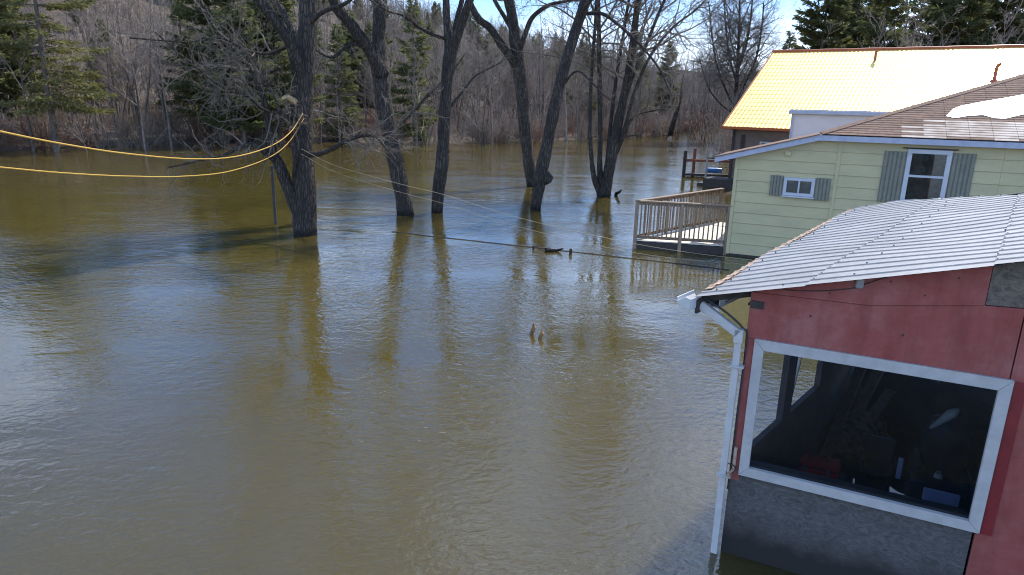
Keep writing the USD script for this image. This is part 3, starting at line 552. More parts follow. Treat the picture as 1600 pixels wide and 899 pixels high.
big_tree('bare_tree', 'tall bare tree with many upright branches left of the orange roof', (1148, 224), [
    dict(px=[(1148, 224, 7), (1149, 170, 7), (1152, 110, 5.5), (1155, 50, 4), (1156, 5, 3), (1157, -40, 2)], Y=(0, 0), grow=1.5, t0=.3, dens=1.3),
    dict(px=[(1149, 172, 4), (1138, 150, 3.5), (1122, 110, 3), (1113, 60, 2.5), (1108, 10, 2)], Y=(0, -1), grow=1.5, t0=.2, dens=1.3),
    dict(px=[(1150, 160, 4), (1165, 130, 3.5), (1182, 90, 3), (1190, 45, 2.5), (1193, 10, 2)], Y=(0, .6), grow=1, t0=.2, dens=1.3),
    dict(px=[(1151, 130, 3.5), (1140, 90, 3), (1134, 40, 2.5), (1132, -10, 2)], Y=(0, 1), grow=1.5, t0=.2, dens=1.3),
    dict(px=[(1152, 115, 3.5), (1165, 75, 3), (1173, 30, 2.5), (1176, -10, 2)], Y=(0, -.8), grow=1.5, t0=.2, dens=1.3),
    dict(px=[(1149, 180, 3), (1128, 165, 2.5), (1108, 140, 2), (1095, 100, 2)], Y=(0, -.5), grow=1, t0=.2, dens=1.3)], 107)

# --- stump, driftwood, post, debris
st = thing('leaning_stump', 'short dark leaning dead trunk standing in the water where the river bends', 'stump', G(1046, 217))
part(st, 'trunk', tube([G(1045, 222)-V3(0, 0, .5), G(1046, 217), at(1050, 200, 93.5), at(1056, 180, 93.4), at(1060, 168, 93.3)], [.5, .45, .36, .30, .22], 9), M['bark'], smooth=True)
part(st, 'branch', tube([at(1055, 184, 93.4), at(1063, 160, 93), at(1066, 140, 92.8)], [.14, .10, .05], 6), M['bark'], smooth=True)
single('driftwood', tube([G(961, 309)-V3(0, 0, .1), G(963, 306)+V3(0, 0, .1), at(968, 301, 32.0), at(971, 297, 31.9)], [.10, .09, .07, .02], 8), M['bark'], 'short dark driftwood stick poking up right of the many-stemmed tree', 'driftwood', smooth=True)
pst = thing('steel_post', 'thin dark steel post standing in the water just left of the roped tree', 'post', G(431, 351))
pb = G(431, 351); part(pst, 'shaft', bevbox(pb+V3(-.045, -.04, -.6), V3(.09, 0, 0), V3(0, .08, 0), V3(0, 0, .6+at(428, 262, pb[1])[2]), .01), M['steel_dark'])
part(pst, 'cap', bevbox(pb+V3(-.06, -.055, at(428, 262, pb[1])[2]), V3(.12, 0, 0), V3(0, .11, 0), V3(0, 0, .04), .01), M['steel_dark'])
for px, label, hh in [((831, 523), 'orange-brown broken stake tip in open water, left of the close pair', .22), ((844, 530), 'orange-brown broken stake tip in open water, right of the close pair', .17)]:
    b = G(*px); single('broken_stake', tube([b-V3(0, 0, .15), b+V3(0, 0, .03), b+V3(.035, 0, hh*.6), b+V3(.03, .02, hh)], [.045, .04, .042, .01], 7), M['stake_wood'], label, 'stake', smooth=30)
for (x, y), label, w, hh in [((833, 391), 'small dark post tip showing above water left of the floating clump', .07, .13), ((891, 398), 'small dark post tip showing above water right of the floating clump', .08, .17)]:
    b = G(x, y); single('post_tip', bevbox(b+V3(-w/2, -w/2, -.3), V3(w, 0, 0), V3(0, w, 0), V3(.01, 0, .3+hh), .01), M['wet_wood'], label, 'post')
cl = thing('debris_clump', 'floating brown clump of sticks caught between two post tips', 'debris', G(863, 394)); cb = G(863, 394); rng = np.random.default_rng(8)
for k in range(9):
    a = rng.uniform(-.35, .35); c = cb+V3(rng.uniform(-.16, .2), rng.uniform(-.12, .12), rng.uniform(.0, .09)); d = V3(math.cos(a*3), math.sin(a*3), rng.uniform(-.3, .5))*rng.uniform(.08, .19)
    part(cl, 'stick', tube([c-d, c, c+d], [.03, .04, .02], 6), M['red_wood'] if k == 3 else M['bark'], smooth=True)

# ================================================================ ROPES
def rope(pxs, endA, endB, r, name, label, m):
    e = unit((endB-endA)*V3(1, 1, 0)); n = np.cross(e, Z)
    P = np.array([on(x, y, endA, n) for x, y in pxs]); P = np.vstack([P[0]-e*8+Z*(2.2*(P[0]-P[1])[2]/max(np.linalg.norm((P[0]-P[1])[:2]), .1)+.4) if pxs[0][0] < 0 else P[0]-e*.02, P]); S = spline(P, 110)
    tw = tubes(S[None], np.full((1, 110), r), 6); v, f = tw
    single(name, (v, f), m, label, 'rope', smooth=True)
endA = at(-90, 186, 7.5); endB = at(473, 178, 21.05)
rope([(-90, 182), (-40, 195), (0, 206), (100, 226), (200, 241), (300, 249), (370, 245), (425, 228), (455, 206), (473, 178)], endA, endB, .0135, 'yellow_rope', 'upper of two yellow ropes sagging from the left edge to the forked maple', M['rope_yellow'])
rope([(-90, 253), (-40, 258), (0, 262), (100, 271), (200, 276), (290, 276), (360, 268), (420, 247), (452, 222), (476, 184)], endA, endB, .0105, 'yellow_rope', 'lower of two yellow ropes sagging from the left edge to the forked maple', M['rope_yellow'])
endC = G(1190, 408, .3)
rope([(474, 235), (520, 258), (580, 276), (640, 292), (690, 304), (800, 338), (900, 362), (1000, 383), (1090, 397), (1190, 409)], at(474, 235, 21.0), endC, .0042, 'pale_rope', 'upper of two pale thin ropes from the roped tree over the flood to the house', M['rope_pale'])
rope([(474, 243), (520, 268), (580, 288), (640, 305), (690, 318), (800, 352), (900, 377), (1000, 397), (1090, 408), (1190, 416)], at(474, 243, 20.95), G(1190, 416, .15), .003, 'pale_rope', 'lower of two pale thin ropes from the roped tree over the flood to the house', M['rope_pale'])
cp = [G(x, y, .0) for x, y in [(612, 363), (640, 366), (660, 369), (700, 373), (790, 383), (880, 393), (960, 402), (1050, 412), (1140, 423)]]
single('floating_cable', tube(spline(cp, 80)+V3(0, 0, .012), .011, 7), M['rope_shadow_dark'], 'thin dark strip modelled as the rope shadow on the water below the forked trunks towards the deck', 'cable', smooth=True)  # thin dark tube stands in for the cast shadow of the ropes

# ================================================================ RED SHED
dr = V3(math.sin(1.113), -math.cos(1.113), 0); pr = V3(math.cos(1.113), math.sin(1.113), 0); oR = V3(2.107, 5.801, 0)   # along the wall to the right; into the building
def RW(s, z, t=0.0): return oR+dr*s+pr*t+Z*z
shed = thing('red_shed', 'flooded red plywood shed with corrugated metal roof and big picture window', 'shed', oR)
RZ = lambda s: 2.551+.2596*(s+.464)                 # roof plane height
ROOFN = unit(np.cross(dr+Z*.2596, pr)); ROOFN = ROOFN if ROOFN[2] > 0 else -ROOFN
def wall_panel(name, pts, t0, t1, m, label=None): return part(shed, name, prism(Polygon(pts), RW(0, 0, t0), dr, Z, pr, t1-t0), m, label=label)
W0, W1, WZ0, WZ1 = .165, 1.90, .965, 2.125            # glass opening
seam = [(.05, 2.63), (.9, 2.655), (1.72, 2.775)]
wall_panel('upper_plywood_panel', [(.035, 2.645), (.9, 2.66), (1.70, 2.78), (1.70, RZ(1.70)-.014), (.035, RZ(.035)-.014)], -.012, .03, M['red_ply'])
wall_panel('plywood_panel', [(.0, 2.215), (1.955, 2.215), (1.955, 2.79), (1.703, 2.777), (.9, 2.655), (.0, 2.638)], -.004, .03, M['red_ply'])
wall_panel('side_plywood_panel', [(1.965, .0-.3), (4.2, -.3), (4.2, 2.79), (1.965, 2.79)], -.004, .03, M['red_ply'])
wall_panel('upper_side_panel', [(2.12, 2.80), (4.2, 2.80), (4.2, RZ(4.2)-.014), (2.12, RZ(2.12)-.014)], -.004, .03, M['red_ply'])
wall_panel('corner_strip', [(.0, .80), (.085, .80), (.085, 2.212), (0, 2.212)], -.004, .03, M['red_ply'])
wall_panel('brown_patch_panel', [(1.705, 2.785), (2.115, 2.805), (2.115, RZ(2.115)-.014), (1.705, RZ(1.705)-.014)], -.008, .03, M['osb_brown'], 'weathered brown patch under the roof')
wall_panel('dark_block', [(.01, 2.50), (.115, 2.50), (.115, 2.565), (.01, 2.565)], -.02, -.006, M['dark_wood'])
wall_panel('weathered_board_panel', [(.0, -.4), (1.945, -.4), (1.945, .865), (.0, .865)], -.002, .03, M['osb'], 'grey weathered strand board, dark and wet near the water')
wall_panel('glossy_red_strip', [(1.965, .87), (2.075, .87), (2.075, 2.212), (1.965, 2.212)], -.012, -.005, M['red_gloss'])
win = part(shed, 'picture_window', prism(Polygon([(W0, WZ0), (W1, WZ0), (W1, WZ1), (W0, WZ1)]), RW(0, 0, .012), dr, Z, pr, .004), M['glass_thin'], label='large dark window pane with objects afloat behind it')
O0, O1, OZ0, OZ1 = .077, 1.988, .874, 2.225          # outer trim
for name, pts in [('trim_board', [(O0, OZ1), (O1, OZ1), (W1, WZ1), (W0, WZ1)]), ('trim_board', [(O0, OZ0), (O1, OZ0), (W1, WZ0), (W0, WZ0)]), ('trim_board', [(O0, OZ0), (W0, WZ0), (W0, WZ1), (O0, OZ1)]), ('trim_board', [(O1, OZ0), (W1, WZ0), (W1, WZ1), (O1, OZ1)])]:
    part(win, name, prism(Polygon(pts).buffer(-.0012), RW(0, 0, -.030), dr, Z, pr, .045), M['white_trim'])
part(win, 'inner_sill', hexa(RW(W0, WZ0-.03, .02), dr*(W1-W0), pr*.10, Z*.05), M['dark_wood'])
for q in [(.25, 2.74), (.62, 2.72), (1.05, 2.88), (1.3, 2.80), (1.5, 2.97), (.5, 2.5), (1.2, 2.45), (2.3, 1.9), (2.25, 1.3)]:
    part(shed, 'nail_head', tube([RW(*q, -.016), RW(*q, -.002)], .007, 8), M['dark_wood'])
part(shed, 'junction_box', bevbox(RW(.80, 2.80, -.055), dr*.06, pr*.04, Z*.085, .008), M['galv'])
part(shed, 'wire', tube(spline([RW(.83, 2.80, -.02), RW(.6, 2.74, -.02), RW(.35, 2.705, -.02), RW(.1, 2.69, -.02), RW(-.1, 2.60, -.03), RW(-.2, 2.53, -.06)], 24), .0045, 5), M['black'])
part(shed, 'wire', tube(spline([RW(.86, 2.83, -.02), RW(1.05, 2.93, -.02), RW(1.25, 3.0, -.02)], 12), .004, 5), M['black'])
# roof: sheets of ribbed metal running down the slope, outline surveyed on the roof plane
outline = Polygon([(-.47, -.13), (-.30, .55), (-.06, 1.69), (.36, 3.29), (.66, 4.40), (.74, 4.56), (.88, 4.66), (1.24, 4.78), (1.91, 4.22), (2.46, 3.68), (3.4, 2.9), (4.4, 2.1), (4.4, -.13)])
def roof_pt(s, t, up=0.0): s, t = np.asarray(s, float), np.asarray(t, float); return oR+dr*s[..., None]+pr*t[..., None]+Z*(2.551+.2596*(s+.464))[..., None]+ROOFN*np.asarray(up)[..., None]
def rib(t):                                            # trapezoid-like corrugation every 0.19 m
    u = (t/.19) % 1.0; return .011*np.interp(u, [0, .06, .24, .36, 1], [0, 1, 1, 0, 0])
ts = np.sort(np.concatenate([(np.arange(-1, 26)+q)*.19 for q in (0, .06, .24, .36, .68)])); ts = ts[(ts > -.14) & (ts < 4.82)]
def left_edge(t): return np.interp(t, [-.13, .55, 1.69, 3.29, 4.40, 4.56, 4.66, 4.8], [-.47, -.30, -.06, .36, .66, .74, .88, 1.24])
def right_edge(t): return np.interp(t, [-.13, 2.1, 2.9, 3.68, 4.22, 4.78, 4.82], [4.4, 4.4, 3.4, 2.46, 1.91, 1.24, 1.24])
seams = [lambda t: left_edge(t), lambda t: .54+.282*(t-.11), lambda t: 1.80+.19*(t-.2), lambda t: 3.1+.2*t, lambda t: right_edge(t)]
rng = np.random.default_rng(3)
for k in range(4):
    s0 = np.maximum(seams[k](ts)-(.05 if k else 0), left_edge(ts)); s1 = np.minimum(seams[k+1](ts), right_edge(ts)); ok = s1 > s0+.02
    tt, a, b = ts[ok], s0[ok], s1[ok]; ns = 7
    if len(tt) < 4: continue
    uu = np.linspace(0, 1, ns); S = a[:, None]+(b-a)[:, None]*uu; Tt = np.repeat(tt[:, None], ns, 1)
    sag = .020*np.sin(S*2.1+Tt*.8)*np.sin(Tt*1.3)
    up = rib(Tt)+.004*k+sag+.006*(1-uu)*(k > 0)
    top = roof_pt(S, Tt, up); n1 = len(tt)
    i, j = np.meshgrid(np.arange(n1-1), np.arange(ns-1), indexing='ij'); i, j = i.ravel(), j.ravel()
    f = tri(np.stack([i*ns+j, i*ns+j+1, (i+1)*ns+j+1, (i+1)*ns+j], 1)); v = top.reshape(-1, 3)
    bot = v-ROOFN*.003
    sheet = part(shed, 'roof_sheet', join((v, f), (bot, f[:, ::-1])), M['galv'], smooth=25)
    scr = []
    for srow in ([.25, .97] if k else [.12, .97]):
        for t in np.arange(.029, 4.7, .19*(1 if srow > .9 else 2)):
            jn = int(np.argmin(np.abs(tt-t)));
            if abs(tt[jn]-t) > .05: continue
            sc = a[jn]+(b[jn]-a[jn])*min(max(srow+rng.normal(0, .008), .03), .985)
            scr.append(roof_pt(np.array(sc), np.array(t), np.array(rib(np.array(t))+.004*k+.008+.02*math.sin(sc*2.1+t*.8)*math.sin(t*1.3))))
    for c in scr[:40]:
        part(sheet, 'screw_head', tube([c-ROOFN*.02, c+ROOFN*.006], [.008, .007], 6), M['screw'])
# rusty edge along the eave
te = np.linspace(.12, 4.4, 260); e0 = left_edge(te)
ev = np.concatenate([roof_pt(e0-.012, te, rib(te)+.014), roof_pt(e0+.045+.006*np.sin(te*5), te, rib(te)+.014)]); n = 260
ef = tri(np.stack([np.arange(n-1), np.arange(n-1)+n, np.arange(n-1)+n+1, np.arange(n-1)+1], 1))
part(shed, 'rusty_edge', join((ev, ef), (ev-ROOFN*.012, ef[:, ::-1])), M['rust'], label='rust-brown roof edge')
# dark rafter, soffit boards and fascia under the eave
part(shed, 'rafter', beam(RW(-.42, RZ(-.42)-.06, .06), RW(4.2, RZ(4.2)-.06, .06), .04, .06, up=ROOFN), M['dark_wood'])
for t in (.75, 1.6, 2.4, 3.2, 4.0):
    part(shed, 'rafter', beam(RW(left_edge(t)+.05, RZ(left_edge(t)+.05)-.075, t), RW(3.2, RZ(3.2)-.075, t), .04, .085, up=ROOFN), M['dark_wood'])
part(shed, 'fascia_board', beam(RW(-.44, RZ(-.44)-.095, -.12), RW(.64, RZ(.64)-.095, 4.35), .03, .13), M['dark_wood'])
# gutter along the eave, open end towards the camera, and its downspout
gprof = Polygon([(0, 0), (-.075, 0), (-.125, .055), (-.125, .085), (-.135, .085), (-.135, .05), (-.08, -.012), (.008, -.012), (.008, .09), (0, .09)])
gd = unit(RW(.64, 0, 4.35)-RW(-.44, 0, -.12)); gs = unit(np.cross(gd, Z)); gl = 4.5
gb = RW(-.475, RZ(-.47)-.085, -.22)
gut = part(shed, 'gutter', join(prism(gprof, gb, gs, Z, gd, .34), prism(gprof, gb+gs*.12+gd*.34-Z*.03, gs, Z, gd, gl-.34)), M['white_metal'])
part(gut, 'end_cap', prism(Polygon([(0, -.008), (-.075, -.008), (-.125, .05), (-.05, .10), (0, .088)]), gb-gd*.004, gs, Z, gd, .006), M['white_metal'])
ds = [RW(-.40, RZ(-.42)-.14, .0), RW(-.055, 2.27, -.035), RW(-.055, 2.16, -.035)]
part(shed, 'downspout_elbow', join(beam(RW(-.42, 2.475, -.05), RW(-.06, 2.255, -.05), (.06), .08, up=unit(dr+Z*1.2)), beam(RW(-.058, 2.30, -.05), RW(-.058, 2.17, -.05), (.06), .08, up=dr)), M['white_metal'])
part(shed, 'downspout', beam(RW(-.055, 2.20, -.05), RW(-.055, -.4, -.05), .045, .062, up=dr), M['white_metal'])
for z in (1.95, .85): part(shed, 'strap', beam(RW(-.104, z, -.05), RW(.02, z, -.05), .075, .022, up=Z), M['white_metal'])
part(shed, 'cable', tube(spline([RW(-.40, 2.53, -.02), RW(-.2, 2.43, -.02), RW(-.03, 2.30, -.02), RW(.008, 2.20, -.02), RW(.005, 1.5, -.02), RW(.004, 1.0, -.02), RW(.0, .7, -.02)], 40), .010, 6), M['black'])
part(shed, 'cable_coil', tube(spline([RW(-.01+.06*math.cos(a)*(1+.1*math.sin(3*a)), .93+.05*math.sin(a), -.05+.01*math.cos(2*a)) for a in np.linspace(0, 9, 30)], 60), .006, 5), M['black'])
part(shed, 'faucet', join(tube([RW(.03, 1.15, -.03), RW(.03, .90, -.03)], .016, 8), tube([RW(.03, .92, -.03), RW(.0, .90, -.10), RW(.0, .86, -.11)], .013, 8)), M['rust'], smooth=40)
# shell of the room: side wall with openings, back wall with a window gap, ceiling, right wall
SK = pr+dr*.25
def side_wall(pts): return prism(Polygon(pts), RW(.03, 0, 0), SK, Z, dr, .06)
D = 4.25
for pts in ([(.03, -.4), (D, -.4), (D, 1.05), (.03, 1.05)], [(.03, 2.2), (D, 2.2), (D, 2.62), (.03, 2.62)], [(.03, 1.05), (.10, 1.05), (.10, 2.2), (.03, 2.2)], [(1.0, 1.05), (1.25, 1.05), (1.25, 2.2), (1.0, 2.2)], [(2.2, 1.05), (D, 1.05), (D, 2.2), (2.2, 2.2)]):
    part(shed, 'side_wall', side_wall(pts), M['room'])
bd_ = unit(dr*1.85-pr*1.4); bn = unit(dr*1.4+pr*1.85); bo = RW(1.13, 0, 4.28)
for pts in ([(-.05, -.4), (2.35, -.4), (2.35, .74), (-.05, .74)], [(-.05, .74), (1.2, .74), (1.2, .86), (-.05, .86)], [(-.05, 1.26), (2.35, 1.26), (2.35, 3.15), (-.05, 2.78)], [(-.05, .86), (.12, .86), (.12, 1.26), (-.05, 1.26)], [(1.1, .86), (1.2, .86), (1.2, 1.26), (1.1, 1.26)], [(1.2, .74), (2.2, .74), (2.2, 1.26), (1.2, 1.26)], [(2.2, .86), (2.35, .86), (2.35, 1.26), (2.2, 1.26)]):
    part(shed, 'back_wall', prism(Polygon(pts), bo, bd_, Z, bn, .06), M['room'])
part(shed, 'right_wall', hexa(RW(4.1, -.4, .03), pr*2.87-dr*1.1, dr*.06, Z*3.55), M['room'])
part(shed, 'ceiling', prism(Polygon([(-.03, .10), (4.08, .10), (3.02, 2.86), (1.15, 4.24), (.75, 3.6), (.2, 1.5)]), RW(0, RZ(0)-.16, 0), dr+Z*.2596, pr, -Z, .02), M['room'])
part(shed, 'back_awning', hexa(bo+bn*.06+Z*1.50, bd_*2.4, bn*.58, Z*.03), M['dark_wood'])  # added unseen slab that keeps sun out of the back opening
M['calm_water'] = usdkit.material(stage, '/World/Looks/calm_water', {'g': ('geometry', {}), 'n': ('noise_texture', {'scale': 3.0, 'detail': 1.0}), 'b': ('bump', {'strength': 1.0, 'distance': .004}),
    'p': ('principled_bsdf', {'base_color': (.035, .028, .012), 'roughness': .02, 'ior': 1.333, 'specular_ior_level': .95})}, [('g.position', 'n.vector'), ('n.fac', 'b.height'), ('b.normal', 'p.normal')], surface='p.BSDF')
iw = np.array([RW(.10, .004, .04), RW(4.05, .004, .04), RW(2.99, .004, 2.92), RW(1.13, .004, 4.3)])
single('water', (iw, np.array([[0, 1, 2], [0, 2, 3]])), M['calm_water'], kind='structure')
# things afloat inside the shed
def RF(x, y, z=0.0): P = G(x, y, z); return (P-oR) @ dr, (P-oR) @ pr
tb = thing('toolbox', 'red toolbox with silver latches floating behind the shed window', 'toolbox', G(1275, 735, .12)); s, t = RF(1275, 735, .1)
part(tb, 'body', bevbox(RW(s-.24, -.05, t-.10), dr*.48, pr*.22, Z*.20, .015), M['red_paint']); part(tb, 'lid', bevbox(RW(s-.25, .155, t-.11), dr*.50, pr*.24, Z*.09, .03), M['red_paint'])
for q in (-.13, .13): part(tb, 'latch', bevbox(RW(s+q-.02, .12, t-.118), dr*.04, pr*.012, Z*.07, .004), M['galv'])
part(tb, 'handle', tube([RW(s-.1, .25, t), RW(s-.09, .29, t), RW(s+.09, .29, t), RW(s+.1, .25, t)], .012, 6), M['black'])
s, t = RF(1208, 725, .1); bk = thing('basket', 'small pale basket at the lower left behind the shed window', 'basket', RW(s, 0, t))
for k in range(4): part(bk, 'slat', hexa(RW(s-.12, .0+k*.045, t-.08), dr*.24, pr*.012, Z*.03), M['wicker'])
for k in range(4): part(bk, 'slat', hexa(RW(s-.12, .0+k*.045, t+.07), dr*.24, pr*.012, Z*.03), M['wicker'])
for q in (-.12, .108): part(bk, 'side', hexa(RW(s+q, 0, t-.068), dr*.012, pr*.138, Z*.165), M['wicker'])
part(bk, 'handle', tube(spline([RW(s-.11, .15, t), RW(s-.07, .24, t), RW(s+.07, .24, t), RW(s+.11, .15, t)], 12), .008, 6), M['wicker'])
rng = np.random.default_rng(17)
def lumpy(c, size, seed, sub=3):
    b = trimesh.creation.icosphere(sub, 1.0); v = np.asarray(b.vertices); v = v*(1+.6*(meshkit.fbm(v*1.7+seed, 3, seed)-.5))[:, None]; return c+v[:, :1]*dr*size[0]+v[:, 1:2]*pr*size[1]+v[:, 2:]*Z*size[2], np.asarray(b.faces)
s, t = RF(1345, 690, .2); single('tarp_heap', lumpy(RW(s-.05, .05, t+.35), (.42, .5, .38), 4, 4), M['camo'], 'heap of brown patterned fabric in the middle behind the shed window', 'tarp', smooth=True)
s, t = RF(1370, 735, .1); ch = thing('tub_chair', 'dark low chair half under water behind the shed window', 'chair', RW(s, 0, t))
part(ch, 'seat', bevbox(RW(s-.16, .07, t-.14), dr*.32, pr*.28, Z*.09, .03), M['black']); part(ch, 'backrest', bevbox(RW(s-.16, .12, t+.12), dr*.32, pr*.06, Z*.34, .03), M['black']); part(ch, 'arm', bevbox(RW(s-.20, .1, t-.12), dr*.06, pr*.26, Z*.16, .02), M['black'])
for q in (-.14, .12):
    for w in (-.12, .12): part(ch, 'leg', hexa(RW(s+q, -.3, t+w), dr*.03, pr*.03, Z*.38), M['black'])
s, t = RF(1475, 745, .2); rc = thing('armchair', 'bulky dark armchair at the right behind the shed window', 'armchair', RW(s, 0, t))
part(rc, 'seat', bevbox(RW(s-.26, -.1, t-.05), dr*.56, pr*.5, Z*.28, .06), M['black']); part(rc, 'backrest', lumpy(RW(s+.02, .42, t+.40), (.27, .14, .42), 9), M['black'], smooth=True)
for q in (-.32, .26): part(rc, 'arm', bevbox(RW(s+q, -.1, t-.08), dr*.12, pr*.55, Z*.38, .05), M['black'])
part(rc, 'throw', tube(spline([RW(s-.18, .62, t+.30), RW(s-.05, .80, t+.28), RW(s+.06, .92, t+.30)], 10), [.02, .03, .035, .04, .05, .055, .06, .055, .04, .02], 8), M['cream'], smooth=True)
s, t = RF(1230, 640, .3); bd = thing('broom', 'slanted pole leaning along the side wall behind the shed window', 'broom', RW(.35, 0, 2.0))
part(bd, 'pole', tube([RW(.30, .25, 1.3), RW(.40, 1.5, 3.6)], .018, 6), M['cream']); part(bd, 'head', bevbox(RW(.2, .12, 1.15), dr*.24, pr*.12, Z*.14, .02), M['teal'])
s, t = RF(1460, 755, .05)
lp = thing('glass_jar', 'small shiny jar near the lower right corner of the shed window', 'jar', RW(s, 0, t-.1)); part(lp, 'body', tube([RW(s, .16, t-.15), RW(s, .20, t-.15), RW(s, .24, t-.15), RW(s, .25, t-.15)], [.035, .045, .04, .025], 12), M['white_metal'], smooth=50); part(lp, 'lid', tube([RW(s, .25, t-.15), RW(s, .27, t-.15)], .028, 12), M['galv'])
s, t = RF(1445, 770, .05); cr = thing('dark_crate', 'low dark crate in front of the armchair behind the shed window', 'crate', RW(s, 0, t))
for k in range(3): part(cr, 'slat', hexa(RW(s-.16, .02+k*.055, t-.1), dr*.40, pr*.015, Z*.045), M['dark_wood'])
part(cr, 'lid', hexa(RW(s-.16, .185, t-.1), dr*.40, pr*.22, Z*.015), M['black'])

for k, (q, h) in enumerate([((1200, 665), .5), ((1222, 672), .35), ((1246, 690), .42)]):
    single('stacked_board', beam(RW(.82+.12*k, .06+.02*k, 2.45+.12*k), RW(1.18+.16*k, 1.15-.28*k, 3.95-.1*k), .13, .035), M['deck_wood'], ['long weathered board slanting along the left inside the shed window', 'second slanting board, below the longest one inside the shed window', 'lowest slanting board, above the basket inside the shed window'][k], 'board')
for k, (q, sz) in enumerate([((1368, 706), (.17, .13)), ((1404, 742), (.05, .26)), ((1470, 780), (.34, .14))]):  # blue panels stand for sky reflected in the indoor flood water
    s, t = RF(*q, .16); single('plastic_sheet', bevbox(RW(s-sz[0]/2, .10, t), dr*sz[0], pr*.03, Z*sz[1], .006), M['reflection_blue'], ['small blue panel painted as sky reflection behind the dark chair in the shed window', 'narrow upright blue strip painted as sky reflection beside the chair in the shed window', 'wide blue panel painted as sky reflection at the bottom right in the shed window'][k], 'panel')

# ================================================================ YELLOW HOUSE
dy = V3(math.sin(1.132), -math.cos(1.132), 0); py_ = V3(math.cos(1.132), math.sin(1.132), 0); oY = V3(6.288, 19.748, 0)
def YW(s, z, t=0.0): return oY+dy*s+py_*t+Z*z
yh = thing('yellow_house', 'pale yellow clapboard house with grey-green shutters standing in the flood', 'house', oY)
YEND, DEP = 10.0, 7.0
def top_z(s): return np.interp(s, [-.54, 2.1, 20], [2.80, 3.53, 3.53])
part(yh, 'wall', join(hexa(YW(0, -.4, .02), dy*YEND, py_*(DEP-.02), Z*2.95), prism(Polygon([(0, 2.55), (YEND, 2.55), (YEND, 3.44), (2.1, 3.44), (0, 2.86)]), YW(0, 0, .02), dy, Z, py_, 1.8)), M['yellow_siding'])
part(yh, 'foundation', hexa(YW(.0, -.4, -.004), dy*YEND, py_*.03, Z*.47), M['wet_wood'], label='dark wet foundation strip')
z = .06; H_ = .305
body = Polygon([(.0, .06), (YEND, .06), (YEND, 3.44), (2.1, 3.44), (0, 2.86)])
while z < 3.42:
    for s0, s1 in ((.0, 2.62), (2.66, 6.3), (6.304, YEND)):
        g = body.intersection(sbox(s0, z+.004, s1, z+H_-.004))
        if g.area > .01:
            m = prism(g, YW(0, 0, .004), dy, Z, py_, .014); v, f = m
            out = ((z+H_-v[:, 2])/H_)*.016; v = v-py_*out[:, None]*(((v-YW(0, 0, 0)) @ py_) < .010)[:, None]
            part(yh, 'siding_board', (v, f), M['yellow_siding'])
    z += H_
part(yh, 'corner_board', hexa(YW(-.012, .05, -.026), dy*.09, py_*.03, Z*2.78), M['yellow_siding'])
part(yh, 'batten', hexa(YW(2.60, .05, -.022), dy*.08, py_*.03, Z*3.38), M['yellow_siding'])
# fascia: two boards, sloped then level
part(yh, 'fascia', prism(Polygon([(-.56, 2.675), (2.1, 3.40), (2.1, 3.54), (-.56, 2.815)]), YW(0, 0, -.20), dy, Z, py_, .03), M['fascia_blue'])
part(yh, 'fascia', prism(Polygon([(2.1, 3.40), (YEND+.3, 3.40), (YEND+.3, 3.54), (2.1, 3.54)]), YW(0, 0, -.20), dy, Z, py_, .03), M['fascia_blue'])
part(yh, 'soffit', prism(Polygon([(-.5, 2.70), (2.1, 3.41), (YEND, 3.41), (YEND, 3.425), (2.1, 3.425), (-.5, 2.715)]), YW(0, 0, -.17), dy, Z, py_, .18), M['fascia_blue'])
part(yh, 'lean_to_roof', prism(Polygon([(-.58, 2.815), (2.1, 3.545), (2.1, 3.575), (-.58, 2.845)]), YW(0, 0, -.22), dy, Z, py_, 2.2), M['shingle'])
# main roof plane: rises from the level eave
RS = .44
rn = unit(np.cross(dy, py_+Z*RS)); rn = rn if rn[2] > 0 else -rn; rup = py_+Z*RS
ro = YW(0, 3.555, -.20)
def rst(x, y): P = on(x, y, ro, rn); d = P-ro; return float(d @ dy), float(d @ py_)
L1, L2 = rst(1283, 211), rst(1600, 120)
edge = np.array(L2)-np.array(L1); tmax = 6.2; s_at = lambda t: L1[0]+edge[0]*(t-L1[1])/edge[1]
roofpoly = Polygon([(s_at(0), 0), (YEND+.3, 0), (YEND+.3, tmax), (s_at(tmax), tmax)]) if s_at(tmax) < YEND+.2 else Polygon([(s_at(0), 0), (YEND+.3, 0), (YEND+.3, (YEND+.3-s_at(0))/(edge[0]/edge[1]))])
rsl = math.sqrt(1+RS*RS); rup_u = rup/rsl
part(yh, 'roof', prism(roofpoly.buffer(-.01), ro-rn*.05, dy, rup, rn, .048), M['dark_wood'])
def ws(x, y): return rst(x, y)
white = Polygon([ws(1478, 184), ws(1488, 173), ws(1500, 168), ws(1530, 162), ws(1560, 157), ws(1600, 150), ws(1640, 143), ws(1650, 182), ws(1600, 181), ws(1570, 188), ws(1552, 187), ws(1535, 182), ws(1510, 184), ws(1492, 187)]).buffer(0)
glare_zone = Polygon([ws(1418, 214), ws(1440, 200), ws(1474, 190), ws(1512, 186), ws(1660, 188), ws(1660, 224), ws(1500, 217)]).buffer(0)  # outline of the shingles coloured pale for sun glare
k = 0; t = 0.0; ex = .125; rng = np.random.default_rng(2)
